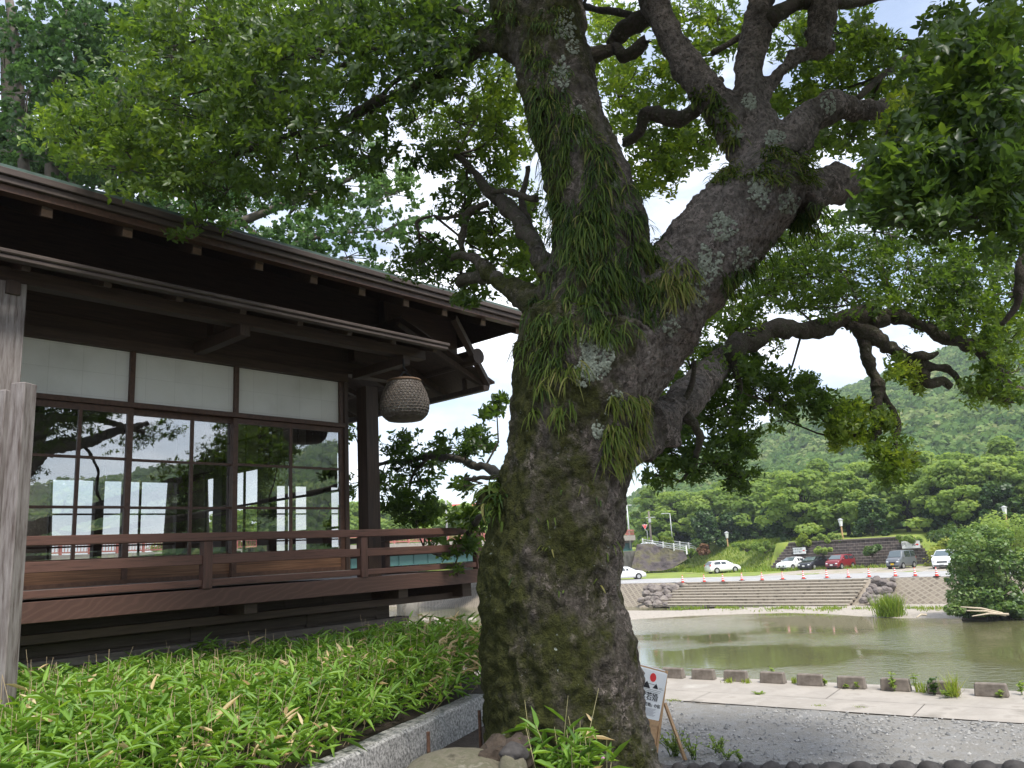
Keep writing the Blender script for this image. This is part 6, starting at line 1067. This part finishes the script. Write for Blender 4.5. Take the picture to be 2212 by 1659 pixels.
props(m.build('stone_slope', pm('mossy_stone_facing', [(.035, .028, .029), (.085, .07, .07), (.11, .10, .05), (.055, .046, .046)], .5, 9, .95, 1, 3, bdist=.1)), 'purple grey stone facing below the guard rail', 'slope')
# lantern posts
for i, (px, py, n_, zb_, lab) in enumerate(((1570, 1156, 33, 1.0, 'white paper lantern on an orange post at the top of the grassy slope'), (1816, 1129, 27, 1.1, 'white paper lantern on a post half hidden in cherry leaves'), (2170, 1103, 27, 1.4, 'white paper lantern on a post above the pale thicket'))):
    r = (px-CX)/FPX; Y = (n_+70.2)/(.737+.676*r); a_ = at(px, py, Y); L_ = empty('lantern_post', (a_[0], a_[1], zb_), 0, lab, 'lantern', 'lantern posts along the far bank'); h = a_[2]-zb_
    MB().box(-.07, .07, -.07, .07, 0, h-.4).build('post', M['signwood'], L_); MB().lathe([(.16, h-.4), (.27, h+.3)], n=6).build('lantern_box', M['white'], L_); MB().lathe([(.33, h+.3), (.33, h+.36), (.05, h+.5)], n=6).build('lantern_cap', M['steel'], L_)
# ---------------------------------------------------------------- blocks and weeds on the near bank
KB = None; kpx = [(1401, 1462), (1456, 1464), (1521.6, 1467), (1592, 1471), (1672, 1475), (1754, 1480), (1843, 1486), (1938.7, 1491), (2042.7, 1498), (2146.7, 1503), (2268, 1512)]
lab_k = ['beside the sign board, mostly hidden by the trunk', 'just right of the sign board top', 'third from the trunk, weeds at its right end', 'fourth from the trunk, with dry grass', 'fifth from the trunk, with a green sprig on top', 'sixth from the trunk, bare on top', 'seventh from the trunk, weeds at both lower corners', 'eighth from the trunk, with a weed growing up in front', 'overgrown by a dark green plant', 'last whole one at the right edge', 'cut off by the right edge']
for i, (px, py) in enumerate(kpx):
    q = onz(px, py, -1.0); s_ = MB(); w_ = .24; hh = .185; random.seed(i)
    pr8 = [(-w_, -.07), (w_, -.07), (w_, .09), (-w_, .09)]; vs = [(x, y, -.02) for x, y in pr8]+[(x*.93, y*.7, hh) for x, y in pr8]
    o = s_.add(vs, [(0,3,2,1),(4,5,6,7),(0,1,5,4),(1,2,6,5),(2,3,7,6),(3,0,4,7)]).build('kerb_block', M['kerbc'], bevel=.018)
    o.location = (q[0], q[1]+.05, q[2]); o.rotation_euler = (0, 0, math.atan2(b1[1], b1[0])+random.uniform(-.03, .03)); props(o, 'weathered concrete kerb block '+lab_k[i], 'kerb block', 'concrete kerb blocks along the river edge')
def weed(px, py, h, w_, n_, mat, lab, z=-1.0, L_=.07, seed=0, tone=.6, blade=False):
    q = onz(px, py, z); random.seed(seed); r_ = np.random.default_rng(seed+40); o = empty('weed', tuple(q), 0, lab, 'weed')
    if blade: b_ = blades('foliage', (0, 0, -.01), n_, w_*.4, h*.5, h, mat, .014, tone, .3, seed); b_.parent = o; return
    m = MB(); P = []
    for _ in range(max(2, n_//12)):
        t_ = np.array([random.gauss(0, w_*.5), random.gauss(0, w_*.3), h*random.uniform(.5, 1)]); m.tube([(random.gauss(0, w_*.15), 0, -.01), t_*.5, t_], [.005, .004, .002], 4, cap=False); P += [t_*random.uniform(.2, 1) for _ in range(12)]
    P = np.array(P); d = r_.normal(size=P.shape); d[:, 2] = np.abs(d[:, 2])*.5; m.build('stem', mat, o); N_ = r_.normal(size=P.shape)*.4+np.array([0, 0, 1]); Ll = L_*r_.uniform(.6, 1.2, len(P)); leaf_mesh('foliage', P, d, N_, Ll, Ll*.6, tone+r_.normal(0, .15, len(P)), mat, o)
for i, a_ in enumerate(((1533, 1466, .16, .05, 24, 'midleaf', 'small weed climbing the third kerb block'), (1575, 1473, .12, .14, 40, 'grass', 'dry grass at the fourth kerb block', 1), (1612, 1474, .1, .12, 36, 'grass', 'low grass between the fourth and fifth kerb block', 1), (1669, 1463, .2, .05, 30, 'midleaf', 'green sprig on top of the fifth kerb block'), (1692, 1474, .14, .05, 24, 'midleaf', 'weed at the right end of the fifth kerb block'), (1716, 1475, .16, .06, 30, 'grass', 'reddish dry grass stalks left of the sixth kerb block', 1),
    (1781, 1480, .14, .05, 30, 'midleaf', 'weed at the right end of the sixth kerb block'), (1829, 1486, .09, .06, 26, 'midleaf', 'weed at the left corner of the seventh kerb block'), (1852, 1487, .1, .05, 24, 'midleaf', 'weed at the right corner of the seventh kerb block'), (1932, 1492, .34, .05, 40, 'midleaf', 'tall weed in front of the eighth kerb block'), (1978, 1492, .34, .04, 30, 'midleaf', 'tall flowering weed right of the eighth kerb block'), (1993, 1494, .22, .14, 50, 'grass', 'grassy weeds between the eighth and ninth kerb block', 1), (2018, 1500, .25, .11, 90, 'darkfol', 'dark green leafy plant at the ninth kerb block'), (2058, 1503, .45, .12, 60, 'grass', 'tall yellowish grass at the ninth kerb block', 1), (2046, 1505, .12, .12, 50, 'midleaf', 'low weeds spilling onto the pavement at the ninth kerb block'), (2160, 1505, .1, .08, 30, 'midleaf', 'small weed at the foot of the last whole kerb block'), (2208, 1500, .2, .06, 36, 'midleaf', 'bright weed at the right edge of the picture'))):
    weed(a_[0], a_[1], a_[2], a_[3], a_[4], M[a_[5]], a_[6], seed=i, blade=len(a_) > 7)
for i, a_ in enumerate(((1555, 1625, .2, .26, 130, 'midleaf', 'weed patch behind the sign board leg'), (1460, 1632, .34, .22, 260, 'midleaf', 'tall green weeds between the sign board legs'), (1500, 1640, .26, .12, 110, 'midleaf', 'green weeds beside the right leg of the sign board'), (1570, 1640, .16, .14, 70, 'midleaf', 'small green weed by the cobble wall, left'), (1600, 1644, .14, .08, 50, 'midleaf', 'small green weed by the cobble wall, right'), (1455, 1512, .03, .14, 60, 'grass', 'grass patch on the pavement edge beside the sign board', 1), (1640, 1501, .04, .13, 90, 'midleaf', 'moss like grass strip in the pavement joint'), (1770, 1524, .03, .12, 60, 'grass', 'thin grass along the pavement edge, left', 1), (1855, 1527, .03, .12, 60, 'grass', 'thin grass along the pavement edge, right', 1))):
    weed(a_[0], a_[1], a_[2], a_[3], a_[4], M[a_[5]], a_[6], z=-1.05, seed=i+30, blade=len(a_) > 7, L_=.05)
# ---------------------------------------------------------------- sign board (easel)
pbr = onz(1419.4, 1642, -1.07); ptr = at(1443.8, 1450, pbr[1]+.18); wv2 = np.array([-.60, -.36, 0]); SB = empty('sign_board', tuple(pbr), 0, 'wooden easel sign with a white poster showing a red sun, beside the trunk', 'sign board')
tv = ptr-pbr; Hh = np.linalg.norm(tv); tu = tv/Hh; wu = unit(wv2-(wv2 @ tu)*tu); nu2 = np.cross(tu, wu); nu2 /= np.linalg.norm(nu2)
if nu2[1] > 0: nu2 = -nu2
SBm = Matrix(((-wu[0], tu[0], nu2[0], 0), (-wu[1], tu[1], nu2[1], 0), (-wu[2], tu[2], nu2[2], 0), (0, 0, 0, 1)))
BD = empty('board', (0, 0, 0)); BD.parent = SB; BD.matrix_local = SBm         # board axes: x right, y up the board, z towards the viewer
Wb = .62
MB().box(-.04, 0, 0, Hh, -.035, .0).box(-Wb, -Wb+.04, 0, Hh, -.035, 0).build('board_post', M['signwood'], BD, bevel=.003)
MB().box(-Wb+.041, -.041, Hh*.36, Hh*.42, -.034, -.004).box(-Wb+.041, -.041, Hh*.95, Hh*.99, -.034, -.004).build('board_rail', M['signwood'], BD)
MB().box(-Wb+.041, -.041, .06*Hh, Hh*.359, -.028, -.014).build('lower_panel', M['signwood'], BD)
pst = MB(); pst.add([(-Wb+.01, Hh*.425, .003), (-.055, Hh*.425, .003), (-.012, Hh*.96, .004), (-Wb-.02, Hh*.96, .004), (-.02, Hh*1.0, -.02), (-Wb-.01, Hh*1.0, -.02)], [(0, 1, 2, 3), (3, 2, 4, 5)]); PO = pst.build('poster', M['white'], BD)
k = 22; sx_, sy_ = -.245, Hh*.885; MB().add([(sx_, sy_, .0065)]+[(sx_+.052*math.cos(2*math.pi*i/k), sy_+.055*math.sin(2*math.pi*i/k), .0065) for i in range(k)], [(0, 1+i, 1+(i+1) % k) for i in range(k)]).build('red_sun', M['signred'], PO)
y0 = Hh*.755; MB().add([(-.40, y0, .0065), (-.27, y0, .0065), (-.30, y0+.045, .0065), (-.335, y0+.085, .0065), (-.37, y0+.05, .0065), (-.235, y0+.012, .0065), (-.14, y0+.012, .0065), (-.155, y0+.045, .0065), (-.18, y0+.075, .0065), (-.21, y0+.04, .0065)], [(0, 1, 2, 3, 4), (5, 6, 7, 8, 9)]).build('twin_peaks', M['ink'], PO)
ln_ = MB()
for i, (x0, x1, dy) in enumerate(((-.13, -.07, .03), (-.13, -.05, .015), (-.42, -.08, -.012), (-.40, -.10, -.032), (-.36, -.14, -.05), (-.33, -.19, -.066))): ln_.box(x0, x1, y0+dy, y0+dy+.0035, .005, .0065)
ln_.box(-.315, -.2, y0+.055, y0+.06, .005, .0065); ln_.build('wave_lines', M['ink'], PO)
text('常若婚', .10, M['ink'], PO, (-.27, Hh*.665, .006), (0, 0, 0)); text('「常若婚」の宿', .052, M['ink'], PO, (-.25, Hh*.575, .006), (0, 0, 0))
for i in range(9): text('○のの○のつのり○○のり', .02, M['greyink'], PO, (-.29+(i % 3)*.012, Hh*(.54-.0095*i)+(0 if i < 4 else -.012), .006), (0, 0, 0), 'small_print') if False else None
pr3 = MB()
for i in range(8): pr3.box(-.42, -.13-.02*(i % 3), Hh*(.535-.011*i), Hh*(.535-.011*i)+.004, .004, .0058)
pr3.box(-.36, -.14, Hh*.625, Hh*.625+.006, .004, .0058); pr3.build('small_print', M['greyink'], PO)
for px0, py0, px1, py1 in ((1436, 1519, 1481, 1643),):
    a_ = at(px0, py0, ptr[1]+.02)-pbr; b_ = onz(px1, py1, -1.07)-pbr; MB().bar(a_, b_, .035, .035).build('back_leg', M['signwood'], SB)
a2 = at(1436, 1519, ptr[1]+.02)-pbr+wu*(Wb-.04); b2 = onz(1481, 1643, -1.07)-pbr+wu*(Wb-.04); MB().bar(a2, b2, .035, .035).build('back_leg', M['signwood'], SB)
# ---------------------------------------------------------------- trees behind the roof (ginkgo, cedar dark)
def pix_tree(name, Y0, stems, clumps, lab, Lr, mat, tone0=0, per=5, trunkmat='paletrunk', ratio=.9):
    b0 = at(stems[0][0][0], stems[0][0][1], Y0); T_ = empty(name, (b0[0], b0[1], .2), 0, lab, 'tree'); off = np.array([b0[0], b0[1], .2]); pts_ = []
    tr_ = MB()
    for st_ in stems:
        P = [at(x, y, Y)-off for x, y, Y, r in st_]; R = [r*Y/FPX for x, y, Y, r in st_]; P, R = smooth_path(P, R, 4); pts_.append(np.array(P)); tr_.tube(P, R, 7)
    tr_.tube([(0, 0, -.3), tuple(pts_[0][0])], [.5, R[0]+.1], 8); tr_.build('trunk', M[trunkmat], T_, True); ac = []
    allp = np.concatenate(pts_); tw_ = MB()
    for (px, py, rx_, ry_, Y, dY, nw, tone) in clumps:
        nsub = max(3, nw//10); sc_ = np.stack([rng.uniform(0, 2*math.pi, nsub), np.sqrt(rng.random(nsub)), rng.uniform(-1, 1, nsub)], 1); pick = rng.integers(0, nsub, nw)
        X = px+rx_*sc_[pick, 1]*np.cos(sc_[pick, 0])+rng.normal(0, rx_*.12+4, nw); Yp = py+ry_*sc_[pick, 1]*np.sin(sc_[pick, 0])+rng.normal(0, ry_*.10+4, nw); Z = Y+dY*sc_[pick, 2]+rng.normal(0, .2, nw)
        C_ = np.array([at(a, b, c) for a, b, c in zip(X, Yp, Z)])-off; ac.append(rosettes(C_, .1, per, Lr, tone+tone0+rng.normal(0, .08, nsub)[pick])); hub = at(px, py, Y)-off; nr_ = allp[np.argmin(((allp-hub)**2).sum(1))]; tw_.tube([nr_, (nr_+hub)/2+rng.normal(0, .1, 3), hub], [.04, .025, .012], 4, cap=False)
        for s_ in sc_[:8]: e_ = at(px+rx_*s_[1]*math.cos(s_[0]), py+ry_*s_[1]*math.sin(s_[0]), Y+dY*s_[2])-off; tw_.tube([hub, e_], [.014, .005], 3, cap=False)
    tw_.build('twigs', M[trunkmat], T_); P, D, N_, L2, S2 = [np.concatenate(x) for x in zip(*ac)]; leaf_mesh('crown', P, D, N_, L2, L2*ratio, S2, mat, T_, QT if Lr > .3 else LT, QF if Lr > .3 else LF)
rng = np.random.default_rng(17)
pix_tree('ginkgo_tree', 17, [[(112, 420, 17, 17), (115, 300, 17, 14), (135, 150, 17, 12), (150, 20, 17, 11), (170, -120, 17, 9)], [(150, 420, 17.2, 13), (165, 300, 17.2, 12), (168, 150, 17.2, 11), (190, 0, 17.2, 9), (210, -120, 17, 7)], [(60, 420, 16.8, 14), (45, 300, 17, 12), (40, 150, 17, 11), (20, 0, 17, 10)], [(370, 420, 17.6, 10), (388, 280, 17.6, 10), (372, 150, 17.6, 9), (395, 0, 17.5, 8)], [(450, 120, 17.4, 12), (500, 50, 17.4, 12), (560, -20, 17.3, 10)], [(165, 330, 17, 5), (230, 300, 16.6, 4), (300, 330, 16.2, 3), (305, 420, 16.2, 2)]],
    [(60, 60, 90, 70, 17.5, 1.2, 260, .45), (180, 60, 110, 70, 16.8, 1.2, 330, .4), (300, 60, 110, 70, 17, 1.2, 320, .35), (110, 170, 90, 70, 16.6, 1.2, 220, .4), (260, 170, 120, 80, 16.6, 1.2, 330, .35), (370, 180, 100, 80, 17, 1.2, 260, .35), (60, 250, 70, 60, 18, 1.2, 90, .3), (200, 280, 110, 60, 16.8, 1.2, 420, .35), (130, 100, 120, 110, 16.2, .8, 420, .38), (60, 200, 90, 120, 16.2, .8, 260, .36), (230, 230, 110, 80, 16, .8, 300, .4), (330, 290, 100, 70, 17, 1.2, 220, .3), (110, 350, 110, 40, 17, 1.2, 170, .3), (480, 90, 90, 90, 18, 1.2, 200, .35), (460, 260, 90, 80, 17.4, 1.2, 180, .3), (260, 370, 120, 40, 17, 1, 170, .35), (420, 390, 110, 50, 17, 1, 170, .3), (20, 330, 50, 40, 18, 1, 60, .3), (10, 150, 40, 60, 18, 1, 60, .3)],
    'tall ginkgo tree with pale upright stems behind the roof, far left', .095, M['leaf_far'], 0, 8)
pix_tree('ginkgo_tree', 15, [[(420, 520, 15, 14), (520, 480, 15, 11), (620, 440, 15, 8), (720, 405, 15, 5), (800, 360, 15, 3)], [(520, 480, 15, 7), (600, 530, 14.8, 5), (720, 505, 14.6, 4), (830, 500, 14.5, 2)], [(480, 500, 15, 6), (560, 400, 15.2, 5), (640, 360, 15.2, 3)], [(460, 560, 15, 5), (640, 580, 14.6, 4), (760, 560, 14.4, 2)]],
    [(560, 420, 100, 50, 15.3, 1.0, 160, .4), (640, 450, 90, 50, 15, 1.0, 190, .5), (740, 400, 100, 60, 15, 1.0, 220, .62), (820, 360, 70, 60, 15, .9, 150, .8), (850, 420, 60, 50, 14.8, .9, 110, .75), (700, 500, 120, 40, 14.8, 1.0, 220, .45), (810, 490, 90, 40, 14.6, .9, 150, .55), (890, 470, 50, 25, 14.5, .6, 36, .5), (560, 520, 100, 40, 15, 1.0, 150, .35), (640, 550, 90, 30, 14.8, .8, 120, .4), (750, 555, 70, 30, 14.6, .8, 80, .45), (800, 590, 40, 30, 14.5, .6, 40, .4), (920, 500, 40, 16, 14.5, .4, 14, .5), (480, 460, 80, 40, 15.4, 1, 110, .35), (680, 340, 90, 50, 15.3, .9, 130, .55), (400, 430, 100, 40, 15.6, 1, 130, .35)],
    'lighter ginkgo tree with drooping sprays above the middle of the roof', .074, M['leaf_far'], .08, 9)
pix_tree('dark_evergreen', 24, [[(30, 430, 24, 20), (20, 250, 24, 16), (10, 60, 24, 10)]],
    [(20, 300, 90, 60, 24, 1.5, 170, .15), (60, 380, 120, 40, 24, 1.5, 220, .15), (200, 350, 120, 60, 25, 1.5, 220, .12), (330, 240, 90, 120, 25, 1.5, 230, .12), (400, 400, 150, 50, 25, 1.5, 240, .12), (150, 180, 80, 120, 25, 1.5, 140, .12), (480, 250, 100, 120, 25, 1.5, 190, .14), (560, 120, 120, 110, 25, 1.5, 180, .14), (250, 60, 150, 70, 25, 1.5, 160, .12), (-60, 200, 60, 200, 24, 1.5, 160, .14)],
    'dark evergreen mass far behind the ginkgo stems', .36, M['darkfol'], 0, 4, 'limb')

# ---------------------------------------------------------------- air
hz_ = MB().box(-700, 900, -300, 900, -6.3, 175).build('haze', None); hm = bpy.data.materials.new('haze_air'); hm.use_nodes = True; t = hm.node_tree; t.nodes.clear(); ho = t.nodes.new('ShaderNodeOutputMaterial'); hv_ = t.nodes.new('ShaderNodeVolumePrincipled'); hv_.inputs['Color'].default_value = (.8, .87, .95, 1); hv_.inputs['Density'].default_value = .00042; hv_.inputs['Anisotropy'].default_value = .3; t.links.new(hv_.outputs[0], ho.inputs['Volume']); hz_.data.materials.append(hm); props(hz_, 'thin pale haze over the valley', 'haze', kind='stuff')
